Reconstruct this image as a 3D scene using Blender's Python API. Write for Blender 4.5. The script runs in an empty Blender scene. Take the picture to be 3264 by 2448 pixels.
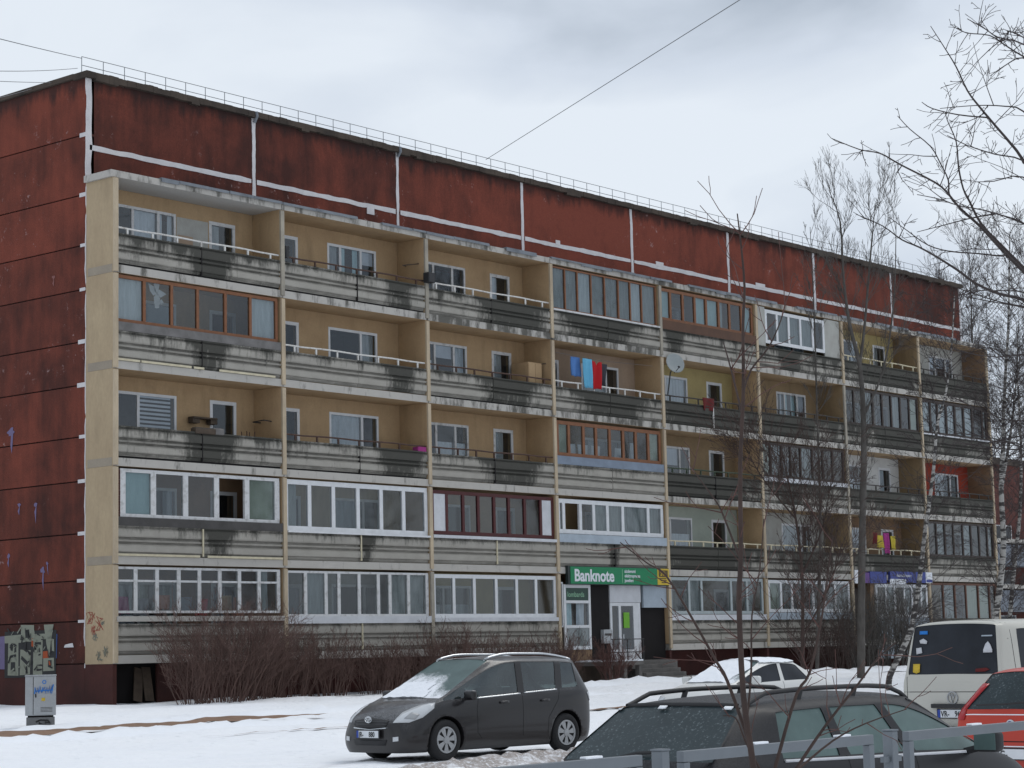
import bpy, bmesh, math, random
from mathutils import Vector, Matrix, noise
from mathutils.bvhtree import BVHTree

# ------------------------------------------------------------------ camera, world, sun, exposure
scn = bpy.context.scene
COL = scn.collection
cam_d = bpy.data.cameras.new('camera')
cam_d.sensor_width = 36.0
cam_d.lens = 36.0 * 2.0404
cam_d.clip_end = 3000
cam_d.clip_start = 0.1
cam = bpy.data.objects.new('camera', cam_d)
COL.objects.link(cam)
_r = Vector((0.646083, -0.762904, -0.023548)).normalized()
_d = Vector((0.758849, 0.638722, 0.127212)).normalized()
_r = (_r - _d * _r.dot(_d)).normalized()
_u = _r.cross(_d)
cam.matrix_world = Matrix(((_r.x, _u.x, -_d.x, -37.957), (_r.y, _u.y, -_d.y, -46.888), (_r.z, _u.z, -_d.z, 1.668), (0, 0, 0, 1)))
scn.camera = cam

SUN_EL, SUN_AZ = math.radians(56), math.radians(100)      # azimuth measured from +Y towards +X
world = bpy.data.worlds.new('World')
scn.world = world
world.use_nodes = True
nt = world.node_tree
nt.nodes.clear()
wo = nt.nodes.new('ShaderNodeOutputWorld')
bg = nt.nodes.new('ShaderNodeBackground')
bg.inputs['Strength'].default_value = 0.1
sky = nt.nodes.new('ShaderNodeTexSky')
sky.sky_type = 'NISHITA'
sky.sun_disc = False
sky.sun_elevation = SUN_EL
sky.sun_rotation = SUN_AZ
tc = nt.nodes.new('ShaderNodeTexCoord')
mp = nt.nodes.new('ShaderNodeMapping')
mp.inputs['Scale'].default_value = (1.0, 1.0, 1.7)
mp.inputs['Location'].default_value = (3.1, 0.45, 0.2)
n1 = nt.nodes.new('ShaderNodeTexNoise')
n1.inputs['Scale'].default_value = 4.6
n1.inputs['Detail'].default_value = 6
n1.inputs['Roughness'].default_value = 0.46
n1.inputs['Distortion'].default_value = 0.35
cr = nt.nodes.new('ShaderNodeValToRGB')
cr.color_ramp.elements[0].position = 0.31
cr.color_ramp.elements[0].color = (0.44, 0.505, 0.59, 1)
cr.color_ramp.elements[1].position = 0.585
cr.color_ramp.elements[1].color = (0.87, 0.935, 1.01, 1)
e = cr.color_ramp.elements.new(0.46); e.color = (0.72, 0.79, 0.89, 1)
sc_ = nt.nodes.new('ShaderNodeVectorMath'); sc_.operation = 'SCALE'
sc_.inputs['Scale'].default_value = 9.4
mx = nt.nodes.new('ShaderNodeMix'); mx.data_type = 'RGBA'
mx.inputs[0].default_value = 0.92
L = nt.links.new
L(tc.outputs['Generated'], mp.inputs[0]); L(mp.outputs[0], n1.inputs['Vector']); L(n1.outputs['Fac'], cr.inputs[0])
L(cr.outputs[0], sc_.inputs[0]); L(sky.outputs[0], mx.inputs[6]); L(sc_.outputs[0], mx.inputs[7])
L(mx.outputs[2], bg.inputs['Color']); L(bg.outputs[0], wo.inputs['Surface'])

sun_d = bpy.data.lights.new('sun', 'SUN')
sun_d.energy = 0.9
sun_d.angle = math.radians(25)
sun_d.color = (1.0, 0.96, 0.9)
sun = bpy.data.objects.new('sun', sun_d)
COL.objects.link(sun)
sdir = Vector((math.sin(SUN_AZ) * math.cos(SUN_EL), math.cos(SUN_AZ) * math.cos(SUN_EL), math.sin(SUN_EL)))
sun.rotation_euler = sdir.to_track_quat('Z', 'Y').to_euler()
sun.location = sdir * 100

vs = scn.view_settings
vs.view_transform = 'Standard'; vs.look = 'None'; vs.exposure = 0.0; vs.gamma = 1.0; vs.use_curve_mapping = False
scn.render.engine = 'CYCLES'
cy = scn.cycles
cy.max_bounces = 6; cy.diffuse_bounces = 3; cy.glossy_bounces = 3; cy.transmission_bounces = 4; cy.transparent_max_bounces = 16
cy.use_denoising = True
cy.caustics_reflective = False; cy.caustics_refractive = False
rnd = random.Random(11)

# ------------------------------------------------------------------ material helpers
MATS = {}
def new_mat(name):
    m = bpy.data.materials.new(name); m.use_nodes = True
    t = m.node_tree; b = t.nodes['Principled BSDF']
    MATS[name] = m
    return m, t, b
def nd(t, typ, **kw):
    n = t.nodes.new(typ)
    for k, v in kw.items(): setattr(n, k, v)
    return n
def tex_noise(t, scale, detail=4, rough=0.55, vec=None, dist=0.0):
    n = nd(t, 'ShaderNodeTexNoise'); n.inputs['Scale'].default_value = scale; n.inputs['Detail'].default_value = detail
    n.inputs['Roughness'].default_value = rough; n.inputs['Distortion'].default_value = dist
    if vec is not None: t.links.new(vec, n.inputs['Vector'])
    return n.outputs['Fac']
def ramp(t, fac, p0, p1, c0=(0, 0, 0, 1), c1=(1, 1, 1, 1)):
    r = nd(t, 'ShaderNodeValToRGB'); r.color_ramp.elements[0].position = p0; r.color_ramp.elements[1].position = p1
    r.color_ramp.elements[0].color = c0; r.color_ramp.elements[1].color = c1
    t.links.new(fac, r.inputs[0]); return r.outputs[0]
def mixc(t, fac, a, b):
    m = nd(t, 'ShaderNodeMix', data_type='RGBA')
    for s, v in ((0, fac), (6, a), (7, b)):
        if isinstance(v, (int, float)): m.inputs[s].default_value = v
        elif isinstance(v, tuple): m.inputs[s].default_value = v if len(v) == 4 else (*v, 1)
        else: t.links.new(v, m.inputs[s])
    return m.outputs[2]
def math_(t, op, a, b=None, clamp=False):
    m = nd(t, 'ShaderNodeMath', operation=op); m.use_clamp = clamp
    for i, v in enumerate((a, b)):
        if v is None: continue
        if isinstance(v, (int, float)): m.inputs[i].default_value = v
        else: t.links.new(v, m.inputs[i])
    return m.outputs[0]
def worldpos(t, scale=(1, 1, 1)):
    g = nd(t, 'ShaderNodeNewGeometry'); m = nd(t, 'ShaderNodeMapping'); m.inputs['Scale'].default_value = scale
    t.links.new(g.outputs['Position'], m.inputs[0]); return m.outputs[0]
def objpos(t):
    return nd(t, 'ShaderNodeTexCoord').outputs['Object']
def sep(t, v):
    s = nd(t, 'ShaderNodeSeparateXYZ'); t.links.new(v, s.inputs[0]); return s.outputs
def attr(t, name):
    a = nd(t, 'ShaderNodeAttribute', attribute_type='OBJECT', attribute_name=name); return a.outputs['Fac']
def bump(t, b, h, strength=0.3, dist=0.02):
    n = nd(t, 'ShaderNodeBump'); n.inputs['Strength'].default_value = strength; n.inputs['Distance'].default_value = dist
    t.links.new(h, n.inputs['Height']); t.links.new(n.outputs[0], b.inputs['Normal'])
def pm(name, c, c2=None, scale=3.0, rough=0.8, bmp=0.15, metal=0.0, stretch=(1, 1, 1), p=(0.35, 0.7), spec=0.3, fine=True, stain=0.0):
    """two-tone weathered surface in world space"""
    m, t, b = new_mat(name)
    c2 = c2 or tuple(x * 0.75 for x in c)
    v = worldpos(t, stretch)
    f = tex_noise(t, scale, 6, 0.6, v)
    col = mixc(t, ramp(t, f, *p), c, c2)
    if fine:
        f2 = tex_noise(t, scale * 14, 3, 0.6, v)
        col = mixc(t, ramp(t, f2, 0.3, 0.75, (0, 0, 0, 1), (0.35, 0.35, 0.35, 1)), col, tuple(x * 0.6 for x in c))
        if bmp: bump(t, b, f2, bmp, 0.01)
    if stain:     # damp streaks and patched spots
        s1 = tex_noise(t, 1.7, 6, 0.65, worldpos(t, (1.6, 1.6, 0.3))); s2 = tex_noise(t, 0.7, 4, 0.6, worldpos(t))
        col = mixc(t, math_(t, 'MULTIPLY', ramp(t, math_(t, 'ADD', math_(t, 'MULTIPLY', s1, 0.6), math_(t, 'MULTIPLY', s2, 0.4)), 0.50, 0.72), stain), col, tuple(x * 0.42 for x in c))
    t.links.new(col, b.inputs['Base Color'])
    b.inputs['Roughness'].default_value = rough; b.inputs['Metallic'].default_value = metal
    b.inputs['Specular IOR Level'].default_value = spec
    return m

# --- facade materials
def red_panel():
    m, t, b = new_mat('red_panel')
    v = worldpos(t); vs_ = worldpos(t, (1.6, 1.6, 0.35))
    big = tex_noise(t, 0.55, 5, 0.6, v, 0.4)
    streak = tex_noise(t, 1.3, 5, 0.65, vs_)
    k = math_(t, 'ADD', math_(t, 'MULTIPLY', big, 0.6), math_(t, 'MULTIPLY', streak, 0.4))
    k = math_(t, 'ADD', k, math_(t, 'SUBTRACT', attr(t, 'dark'), 0.5))
    col = mixc(t, ramp(t, k, 0.36, 0.66), (0.215, 0.058, 0.038), (0.064, 0.026, 0.021))
    fine = tex_noise(t, 26, 4, 0.7, v)
    col = mixc(t, ramp(t, fine, 0.35, 0.8, (0, 0, 0, 1), (0.5, 0.5, 0.5, 1)), col, (0.045, 0.016, 0.014))
    zz = sep(t, v)[2]
    st = math_(t, 'ADD', math_(t, 'MULTIPLY', math_(t, 'SUBTRACT', zz, 18.25), 0.55), math_(t, 'MULTIPLY', streak, 0.75))
    col = mixc(t, math_(t, 'MULTIPLY', ramp(t, st, 0.42, 0.62), 0.75), col, (0.030, 0.021, 0.020))
    fl = tex_noise(t, 2.6, 5, 0.7, v)
    fl2 = tex_noise(t, 11, 3, 0.6, v)
    flk = math_(t, 'MULTIPLY', math_(t, 'MULTIPLY', ramp(t, fl, 0.58, 0.66), ramp(t, fl2, 0.50, 0.60)), ramp(t, tex_noise(t, 0.33, 2, 0.5, v), 0.50, 0.60))
    col = mixc(t, math_(t, 'MULTIPLY', flk, 0.7), col, (0.42, 0.30, 0.29))
    t.links.new(col, b.inputs['Base Color']); b.inputs['Roughness'].default_value = 0.9
    b.inputs['Specular IOR Level'].default_value = 0.15
    bump(t, b, fine, 0.35, 0.02)
    return m
def concrete_panel():
    """grey ribbed precast parapet: grime and painted shadow lines in the grooves, black algae patches, rain streaks"""
    m, t, b = new_mat('ribbed_concrete')
    o = objpos(t); x, y, z = sep(t, o)
    v = worldpos(t)
    f = tex_noise(t, 1.6, 6, 0.6, v)
    col = mixc(t, f, (0.475, 0.447, 0.395), (0.28, 0.262, 0.23))
    # grime lying in the grooves, widened into painted shadow lines
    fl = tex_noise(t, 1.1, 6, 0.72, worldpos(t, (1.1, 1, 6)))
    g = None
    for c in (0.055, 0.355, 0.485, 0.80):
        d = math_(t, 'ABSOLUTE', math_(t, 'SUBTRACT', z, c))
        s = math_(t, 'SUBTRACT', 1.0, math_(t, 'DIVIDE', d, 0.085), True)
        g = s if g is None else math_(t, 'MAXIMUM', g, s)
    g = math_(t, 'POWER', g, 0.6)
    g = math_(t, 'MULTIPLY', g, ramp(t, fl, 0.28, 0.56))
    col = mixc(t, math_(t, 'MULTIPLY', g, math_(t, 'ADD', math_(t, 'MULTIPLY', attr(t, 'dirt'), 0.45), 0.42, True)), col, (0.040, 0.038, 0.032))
    # algae: broad soft blotches, heavier along the top
    a1 = tex_noise(t, 0.9, 6, 0.62, worldpos(t, (1, 1, 1.5)), 0.5)
    a2 = tex_noise(t, 3.4, 6, 0.7, worldpos(t, (2.6, 1, 0.5)))
    a = math_(t, 'ADD', math_(t, 'MULTIPLY', a1, 0.45), math_(t, 'MULTIPLY', a2, 0.55))
    zt_ = math_(t, 'DIVIDE', z, 0.865)
    a = math_(t, 'ADD', a, math_(t, 'MULTIPLY', math_(t, 'POWER', zt_, 3.0), 0.205))
    a = math_(t, 'ADD', a, math_(t, 'MULTIPLY', math_(t, 'POWER', attr(t, 'dirt'), 2.0), 0.145))
    # the drain patch of this panel
    pa = nd(t, 'ShaderNodeAttribute', attribute_type='GEOMETRY', attribute_name='stain')
    a = math_(t, 'ADD', a, math_(t, 'MULTIPLY', pa.outputs['Fac'], 0.30))
    col = mixc(t, math_(t, 'MULTIPLY', ramp(t, a, 0.62, 0.80), 0.93), col, (0.030, 0.030, 0.025))
    fine = tex_noise(t, 30, 3, 0.6, v)
    col = mixc(t, math_(t, 'MULTIPLY', fine, 0.35), col, (0.16, 0.155, 0.14))
    t.links.new(col, b.inputs['Base Color']); b.inputs['Roughness'].default_value = 0.92
    b.inputs['Specular IOR Level'].default_value = 0.15
    bump(t, b, fine, 0.3, 0.015)
    return m
def white_slab():
    m, t, b = new_mat('slab_whitewash')
    v = worldpos(t)
    f = tex_noise(t, 1.5, 6, 0.65, v)
    col = mixc(t, f, (0.50, 0.475, 0.43), (0.37, 0.35, 0.325))
    s = tex_noise(t, 1.5, 6, 0.7, worldpos(t, (1.5, 1.5, 0.45)))
    a = math_(t, 'ADD', s, math_(t, 'MULTIPLY', attr(t, 'dirt'), 0.22))
    col = mixc(t, math_(t, 'MULTIPLY', ramp(t, a, 0.58, 0.72), 0.85), col, (0.06, 0.057, 0.048))
    t.links.new(col, b.inputs['Base Color']); b.inputs['Roughness'].default_value = 0.9
    b.inputs['Specular IOR Level'].default_value = 0.15
    bump(t, b, tex_noise(t, 18, 4, 0.6, v), 0.3, 0.015)
    return m
def glass_mat(name, tint, gloss_rough=0.03, opaque=0.0, opq=(0.05, 0.06, 0.06)):
    m = bpy.data.materials.new(name); m.use_nodes = True; MATS[name] = m
    t = m.node_tree; t.nodes.clear()
    out = nd(t, 'ShaderNodeOutputMaterial'); tr = nd(t, 'ShaderNodeBsdfTransparent'); gl = nd(t, 'ShaderNodeBsdfGlossy')
    lw = nd(t, 'ShaderNodeLayerWeight'); lw.inputs['Blend'].default_value = 0.5
    frv = math_(t, 'ADD', math_(t, 'MULTIPLY', math_(t, 'POWER', lw.outputs['Facing'], 4.0), 0.85), 0.075, True)
    tr.inputs[0].default_value = (*tint, 1); gl.inputs['Roughness'].default_value = gloss_rough
    gl.inputs[0].default_value = (0.9, 0.95, 1, 1)
    mx_ = nd(t, 'ShaderNodeMixShader'); t.links.new(frv, mx_.inputs[0])
    base = tr.outputs[0]
    if opaque > 0:
        df = nd(t, 'ShaderNodeBsdfDiffuse'); df.inputs[0].default_value = (*opq, 1)
        m2 = nd(t, 'ShaderNodeMixShader')
        f = tex_noise(t, 1.3, 4, 0.6, worldpos(t))
        t.links.new(math_(t, 'MULTIPLY', ramp(t, f, 0.2, 0.8), opaque * 1.6, True), m2.inputs[0])
        t.links.new(base, m2.inputs[1]); t.links.new(df.outputs[0], m2.inputs[2]); base = m2.outputs[0]
    t.links.new(base, mx_.inputs[1]); t.links.new(gl.outputs[0], mx_.inputs[2]); t.links.new(mx_.outputs[0], out.inputs[0])
    return m
def frost_glass(name, base, frost, lo=0.5, hi=0.7, scale=24, amount=0.8, snow=None):
    """car window fogged inside and speckled with frost outside"""
    m, t, b = new_mat(name)
    o = objpos(t)
    f = tex_noise(t, scale, 5, 0.7, o); g = tex_noise(t, 2.5, 3, 0.5, o)
    k = math_(t, 'MULTIPLY', ramp(t, f, lo, hi), ramp(t, g, 0.3, 0.62))
    col = mixc(t, ramp(t, tex_noise(t, 1.7, 4, 0.6, o), 0.3, 0.7), base, tuple(x * 0.6 for x in base))
    col = mixc(t, math_(t, 'MULTIPLY', k, amount), col, frost)
    if snow:      # powder snow clinging to the lower part of the pane
        x, y, z = sep(t, o)
        q = math_(t, 'ADD', math_(t, 'MULTIPLY', math_(t, 'SUBTRACT', snow, z), 1.5), math_(t, 'MULTIPLY', tex_noise(t, 3.2, 5, 0.6, o), 0.75))
        q = math_(t, 'SUBTRACT', q, math_(t, 'MULTIPLY', math_(t, 'MAXIMUM', math_(t, 'SUBTRACT', y, 0.05), 0.0), 0.75))
        q = math_(t, 'ADD', q, math_(t, 'MULTIPLY', math_(t, 'SUBTRACT', tex_noise(t, 45, 3, 0.7, o), 0.5), 0.5))
        col = mixc(t, ramp(t, q, 0.30, 0.55), col, (0.86, 0.88, 0.92))
    t.links.new(col, b.inputs['Base Color']); b.inputs['Specular IOR Level'].default_value = 0.16
    t.links.new(math_(t, 'ADD', math_(t, 'MULTIPLY', k, 0.5), 0.3), b.inputs['Roughness'])
    return m
def car_paint(name, c, frost=0.25, dirt=(0.10, 0.095, 0.09), dirt_amt=0.35, metal=0.0, rough=0.3, coat=0.22):
    m, t, b = new_mat(name)
    o = objpos(t); x, y, z = sep(t, o)
    g = nd(t, 'ShaderNodeNewGeometry'); nx, ny, nz = sep(t, g.outputs['Normal'])
    f = tex_noise(t, 60, 3, 0.7, o); f2 = tex_noise(t, 2.2, 5, 0.6, o)
    up = ramp(t, nz, 0.25, 0.95)
    fr = math_(t, 'MULTIPLY', math_(t, 'MULTIPLY', up, ramp(t, f, 0.40, 0.66)), ramp(t, f2, 0.25, 0.6))
    low = math_(t, 'SUBTRACT', 1.0, math_(t, 'DIVIDE', z, 0.75), True)
    dk = math_(t, 'MULTIPLY', math_(t, 'ADD', math_(t, 'MULTIPLY', low, 0.9), math_(t, 'MULTIPLY', f2, 0.25)), dirt_amt, True)
    col = mixc(t, dk, c, dirt)
    col = mixc(t, math_(t, 'MULTIPLY', fr, frost), col, (0.75, 0.78, 0.82))
    t.links.new(col, b.inputs['Base Color']); b.inputs['Metallic'].default_value = metal
    t.links.new(math_(t, 'ADD', math_(t, 'ADD', math_(t, 'MULTIPLY', fr, 0.5), math_(t, 'MULTIPLY', dk, 0.5)), rough, True), b.inputs['Roughness'])
    b.inputs['Coat Weight'].default_value = coat; b.inputs['Coat Roughness'].default_value = 0.08; b.inputs['Specular IOR Level'].default_value = 0.3
    return m
def snow_mat(name='snow', dirty=0.0):
    m, t, b = new_mat(name)
    v = worldpos(t)
    f = tex_noise(t, 0.8, 5, 0.6, v); f2 = tex_noise(t, 9, 5, 0.65, v)
    col = mixc(t, f, (0.90, 0.92, 0.95), (0.80, 0.83, 0.88))
    if dirty:
        d1 = tex_noise(t, 1.3, 6, 0.7, v); d2 = tex_noise(t, 16, 4, 0.7, v)
        k = math_(t, 'MULTIPLY', ramp(t, d1, 0.58 - dirty * 0.3, 0.80 - dirty * 0.3), ramp(t, d2, 0.30, 0.50))
        col = mixc(t, math_(t, 'MULTIPLY', k, 0.85), col, (0.24, 0.195, 0.165))
    t.links.new(col, b.inputs['Base Color']); b.inputs['Roughness'].default_value = 0.75
    b.inputs['Specular IOR Level'].default_value = 0.2
    bump(t, b, f2, 0.35, 0.05)
    return m

red_panel(); concrete_panel(); white_slab()
snow_mat('snow', 0.0); snow_mat('snow_dirty', 1.0)
pm('beige_render', (0.45, 0.312, 0.178), (0.38, 0.257, 0.145), 1.2, 0.9, stain=0.5)
pm('end_wall_beige', (0.45, 0.35, 0.225), (0.37, 0.28, 0.18), 0.9, 0.9, stretch=(1, 1, 0.5), stain=0.4)
pm('fin_cream', (0.54, 0.44, 0.31), (0.36, 0.29, 0.21), 2.5, 0.9, stretch=(1, 1, 0.3))
pm('fin_grey', (0.40, 0.36, 0.29), (0.24, 0.22, 0.19), 1.4, 0.9)
pm('soffit_white', (0.46, 0.44, 0.41), (0.46, 0.45, 0.43), 1.2, 0.9)
pm('yellow_render', (0.44, 0.355, 0.165), (0.35, 0.28, 0.13), 1.2, 0.9)
pm('pink_render', (0.42, 0.31, 0.225), (0.35, 0.26, 0.19), 1.2, 0.9, stain=0.4)
pm('pale_green_render', (0.40, 0.44, 0.38), (0.33, 0.37, 0.32), 1.2, 0.9)
pm('white_render', (0.62, 0.62, 0.60), (0.50, 0.49, 0.47), 1.2, 0.9)
pm('orange_red_render', (0.34, 0.055, 0.03), (0.25, 0.04, 0.025), 1.2, 0.9)
pm('beige_shaded', (0.29, 0.205, 0.115), (0.235, 0.165, 0.095), 1.2, 0.9, stain=0.5)  # beige render darkened: shade of the dimmer loggias put into the colour
pm('brown_render', (0.26, 0.165, 0.10), (0.18, 0.12, 0.075), 1.2, 0.9)
pm('grey_patch_render', (0.42, 0.42, 0.39), (0.34, 0.33, 0.30), 2.0, 0.9)
pm('end_band', (0.34, 0.29, 0.225), (0.28, 0.24, 0.19), 2.0, 0.9)
pm('sealant_white', (0.66, 0.64, 0.64), (0.55, 0.53, 0.54), 3, 0.8)
pm('cornice_concrete', (0.085, 0.066, 0.052), (0.03, 0.025, 0.022), 1.1, 0.95, 0.5)
pm('flashing', (0.22, 0.24, 0.265), (0.12, 0.13, 0.145), 2, 0.55)
pm('plinth_red', (0.075, 0.026, 0.022), (0.040, 0.018, 0.016), 1.0, 0.95, 0.4)
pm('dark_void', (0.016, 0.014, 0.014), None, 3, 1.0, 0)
pm('joint_dark', (0.028, 0.014, 0.013), None, 3, 1.0, 0)
pm('room_dark', (0.16, 0.15, 0.14), (0.10, 0.09, 0.085), 1.0, 1.0, 0)
pm('frame_white', (0.70, 0.71, 0.725), (0.60, 0.61, 0.62), 4, 0.5, 0.05)
pm('frame_old_white', (0.62, 0.62, 0.62), (0.34, 0.33, 0.31), 5, 0.8, 0.2, p=(0.5, 0.72))
pm('frame_brown', (0.13, 0.055, 0.032), (0.085, 0.038, 0.024), 5, 0.6, 0.1)
pm('frame_orange_brown', (0.24, 0.105, 0.05), (0.17, 0.07, 0.035), 5, 0.6, 0.1)
pm('frame_dark_red', (0.085, 0.018, 0.018), (0.055, 0.014, 0.014), 5, 0.5, 0.1)
pm('frame_dark', (0.055, 0.040, 0.034), (0.035, 0.028, 0.025), 5, 0.6, 0.1)
pm('frame_pale', (0.42, 0.47, 0.48), (0.33, 0.36, 0.36), 5, 0.6, 0.1)
pm('board_blue_grey', (0.22, 0.27, 0.34), (0.16, 0.19, 0.24), 2, 0.7, 0.1)
pm('board_light_blue', (0.40, 0.46, 0.52), (0.32, 0.37, 0.42), 2, 0.7, 0.1)
pm('board_grey', (0.20, 0.19, 0.185), (0.11, 0.105, 0.10), 2, 0.85, 0.2)
pm('board_dark', (0.085, 0.08, 0.078), (0.05, 0.048, 0.045), 2, 0.85, 0.2)
pm('board_brown', (0.12, 0.062, 0.038), (0.085, 0.045, 0.03), 2, 0.7, 0.1)
pm('board_white', (0.62, 0.63, 0.66), (0.50, 0.51, 0.53), 2, 0.6, 0.1)
pm('rail_white', (0.66, 0.65, 0.62), (0.36, 0.33, 0.30), 6, 0.6, 0.1, p=(0.5, 0.7))
pm('rail_brown', (0.085, 0.045, 0.032), (0.05, 0.03, 0.025), 6, 0.7, 0.1)
pm('rail_dark', (0.035, 0.035, 0.035), (0.06, 0.045, 0.035), 6, 0.7, 0.1)
pm('rail_green', (0.05, 0.075, 0.045), (0.035, 0.045, 0.03), 6, 0.7, 0.1)
pm('rail_cream', (0.62, 0.56, 0.40), (0.48, 0.42, 0.3), 6, 0.7, 0.1)
pm('curtain_white', (0.74, 0.77, 0.80), (0.55, 0.58, 0.60), 9, 0.9, 0.0, stretch=(1, 1, 0.15))
pm('curtain_grey', (0.42, 0.44, 0.44), (0.28, 0.29, 0.29), 9, 0.9, 0.0, stretch=(1, 1, 0.15))
pm('curtain_cyan', (0.50, 0.68, 0.70), (0.40, 0.56, 0.58), 3, 0.9, 0.0, stretch=(1, 1, 0.3))
pm('curtain_green', (0.50, 0.54, 0.44), (0.42, 0.45, 0.37), 3, 0.9, 0.0)
pm('blind_white', (0.66, 0.68, 0.72), (0.58, 0.60, 0.64), 3, 0.7, 0.0)
glass_mat('pane_glass', (0.72, 0.77, 0.80), 0.04, 0.05, (0.20, 0.23, 0.26))
glass_mat('loggia_glass', (0.56, 0.605, 0.61), 0.05, 0.018, (0.18, 0.19, 0.20))
glass_mat('car_glass', (0.30, 0.36, 0.35), 0.05, 0.25, (0.10, 0.13, 0.13))
def flat(name, c, rough=0.6, metal=0.0, spec=0.4):
    m, t, b = new_mat(name)
    f = tex_noise(t, 7, 4, 0.6, worldpos(t))
    t.links.new(mixc(t, math_(t, 'MULTIPLY', f, 0.5), c, tuple(x * 0.6 for x in c)), b.inputs['Base Color'])
    b.inputs['Roughness'].default_value = rough; b.inputs['Metallic'].default_value = metal; b.inputs['Specular IOR Level'].default_value = spec
    return m
for n_, c_ in dict(cloth_blue=(0.10, 0.22, 0.50), cloth_light_blue=(0.14, 0.42, 0.62), cloth_red=(0.42, 0.02, 0.025), cloth_charcoal=(0.06, 0.06, 0.07),
                   cloth_pink=(0.42, 0.12, 0.26), cloth_black=(0.02, 0.02, 0.025), cloth_grey=(0.25, 0.26, 0.29), cloth_orange=(0.40, 0.16, 0.10),
                   cloth_tan=(0.34, 0.24, 0.12), cloth_white=(0.72, 0.75, 0.80), cloth_yellow=(0.50, 0.40, 0.06), cloth_purple=(0.20, 0.09, 0.16), cloth_magenta=(0.32, 0.05, 0.2),
                   cloth_maroon=(0.14, 0.03, 0.03)).items(): flat(n_, c_, 0.95, 0, 0.1)
flat('sign_green', (0.0, 0.20, 0.075), 0.45); flat('sign_yellow', (0.62, 0.43, 0.03), 0.45); flat('sign_brown', (0.10, 0.06, 0.01), 0.5)
flat('sign_blue', (0.012, 0.03, 0.22), 0.45); flat('sign_white', (0.72, 0.74, 0.78), 0.5); flat('sign_dark_green', (0.012, 0.05, 0.035), 0.3)
flat('sign_case', (0.02, 0.03, 0.03), 0.5); flat('sticker_lime', (0.16, 0.42, 0.03), 0.6); flat('sign_pale_green', (0.30, 0.55, 0.36), 0.5)
flat('sign_purple', (0.10, 0.03, 0.20), 0.5)
flat('tyre', (0.022, 0.022, 0.023), 0.9); flat('rim_silver', (0.40, 0.41, 0.42), 0.45, 0.3); flat('black_plastic', (0.025, 0.025, 0.027), 0.6)
flat('chrome', (0.62, 0.64, 0.66), 0.2, 0.9); flat('plate_white', (0.72, 0.74, 0.76), 0.5); flat('plate_blue', (0.02, 0.06, 0.35), 0.5); flat('ink_black', (0.015, 0.015, 0.015), 0.6)
flat('lamp_clear', (0.62, 0.64, 0.66), 0.12); flat('lamp_red', (0.40, 0.015, 0.02), 0.15); flat('lamp_amber', (0.50, 0.20, 0.02), 0.2)
flat('seat_cloth', (0.05, 0.052, 0.055), 0.95); flat('seam_black', (0.008, 0.008, 0.009), 0.8)
flat('galvanised', (0.19, 0.21, 0.23), 0.5, 0.4); flat('steel_dark', (0.03, 0.03, 0.032), 0.6); flat('dish_grey', (0.33, 0.36, 0.36), 0.5)
flat('cable_black', (0.05, 0.05, 0.055), 0.7); flat('cable_grey', (0.16, 0.165, 0.175), 0.7)
flat('roof_rail_grey', (0.27, 0.285, 0.30), 0.6, 0.1)
pm('cabinet_grey', (0.42, 0.44, 0.45), (0.34, 0.35, 0.36), 2, 0.6, 0.05); pm('cabinet_base_grey', (0.20, 0.20, 0.20), (0.14, 0.14, 0.14), 3, 0.9, 0.3)
flat('spray_blue', (0.02, 0.20, 0.62), 0.7); flat('spray_black', (0.03, 0.03, 0.03), 0.8); flat('spray_red', (0.36, 0.10, 0.07), 0.8); flat('spray_grey', (0.22, 0.23, 0.19), 0.8)
flat('spray_cream', (0.25, 0.26, 0.205), 0.8); flat('spray_orange', (0.36, 0.07, 0.02), 0.8); flat('spray_green', (0.16, 0.24, 0.05), 0.8); flat('spray_lilac', (0.16, 0.13, 0.24), 0.8); flat('red_fade', (0.22, 0.09, 0.08), 0.8); flat('spray_navy', (0.03, 0.07, 0.22), 0.8)
pm('step_concrete', (0.16, 0.15, 0.14), (0.10, 0.095, 0.09), 2, 0.95, 0.4); pm('porch_soil', (0.12, 0.09, 0.07), (0.07, 0.055, 0.045), 2, 0.95, 0.4)
pm('path_brown', (0.27, 0.17, 0.115), (0.18, 0.12, 0.085), 3, 0.9, 0.4)
pm('wood_old', (0.10, 0.075, 0.055), (0.06, 0.045, 0.035), 4, 0.9, 0.3)
pm('bark_brown', (0.075, 0.050, 0.042), (0.045, 0.032, 0.028), 12, 0.9, 0.3); pm('bark_red_brown', (0.13, 0.065, 0.055), (0.075, 0.042, 0.036), 12, 0.9, 0.2)
pm('bark_grey', (0.115, 0.105, 0.095), (0.065, 0.058, 0.052), 6, 0.95, 0.4, stretch=(1, 1, 0.4)); pm('bark_dark', (0.062, 0.050, 0.048), (0.040, 0.032, 0.031), 10, 0.9, 0.3)
pm('twig_haze', (0.10, 0.085, 0.082), (0.07, 0.06, 0.058), 8, 0.95, 0.0)
pm('hedge_twig', (0.135, 0.082, 0.068), (0.075, 0.047, 0.040), 3, 0.95, 0.0); pm('leaf_olive', (0.045, 0.05, 0.022), (0.06, 0.055, 0.03), 3, 0.9, 0.0)
pm('far_grey', (0.20, 0.22, 0.25), (0.15, 0.165, 0.19), 0.5, 0.9); pm('far_red', (0.13, 0.045, 0.035), (0.08, 0.03, 0.026), 0.5, 0.9)
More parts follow.
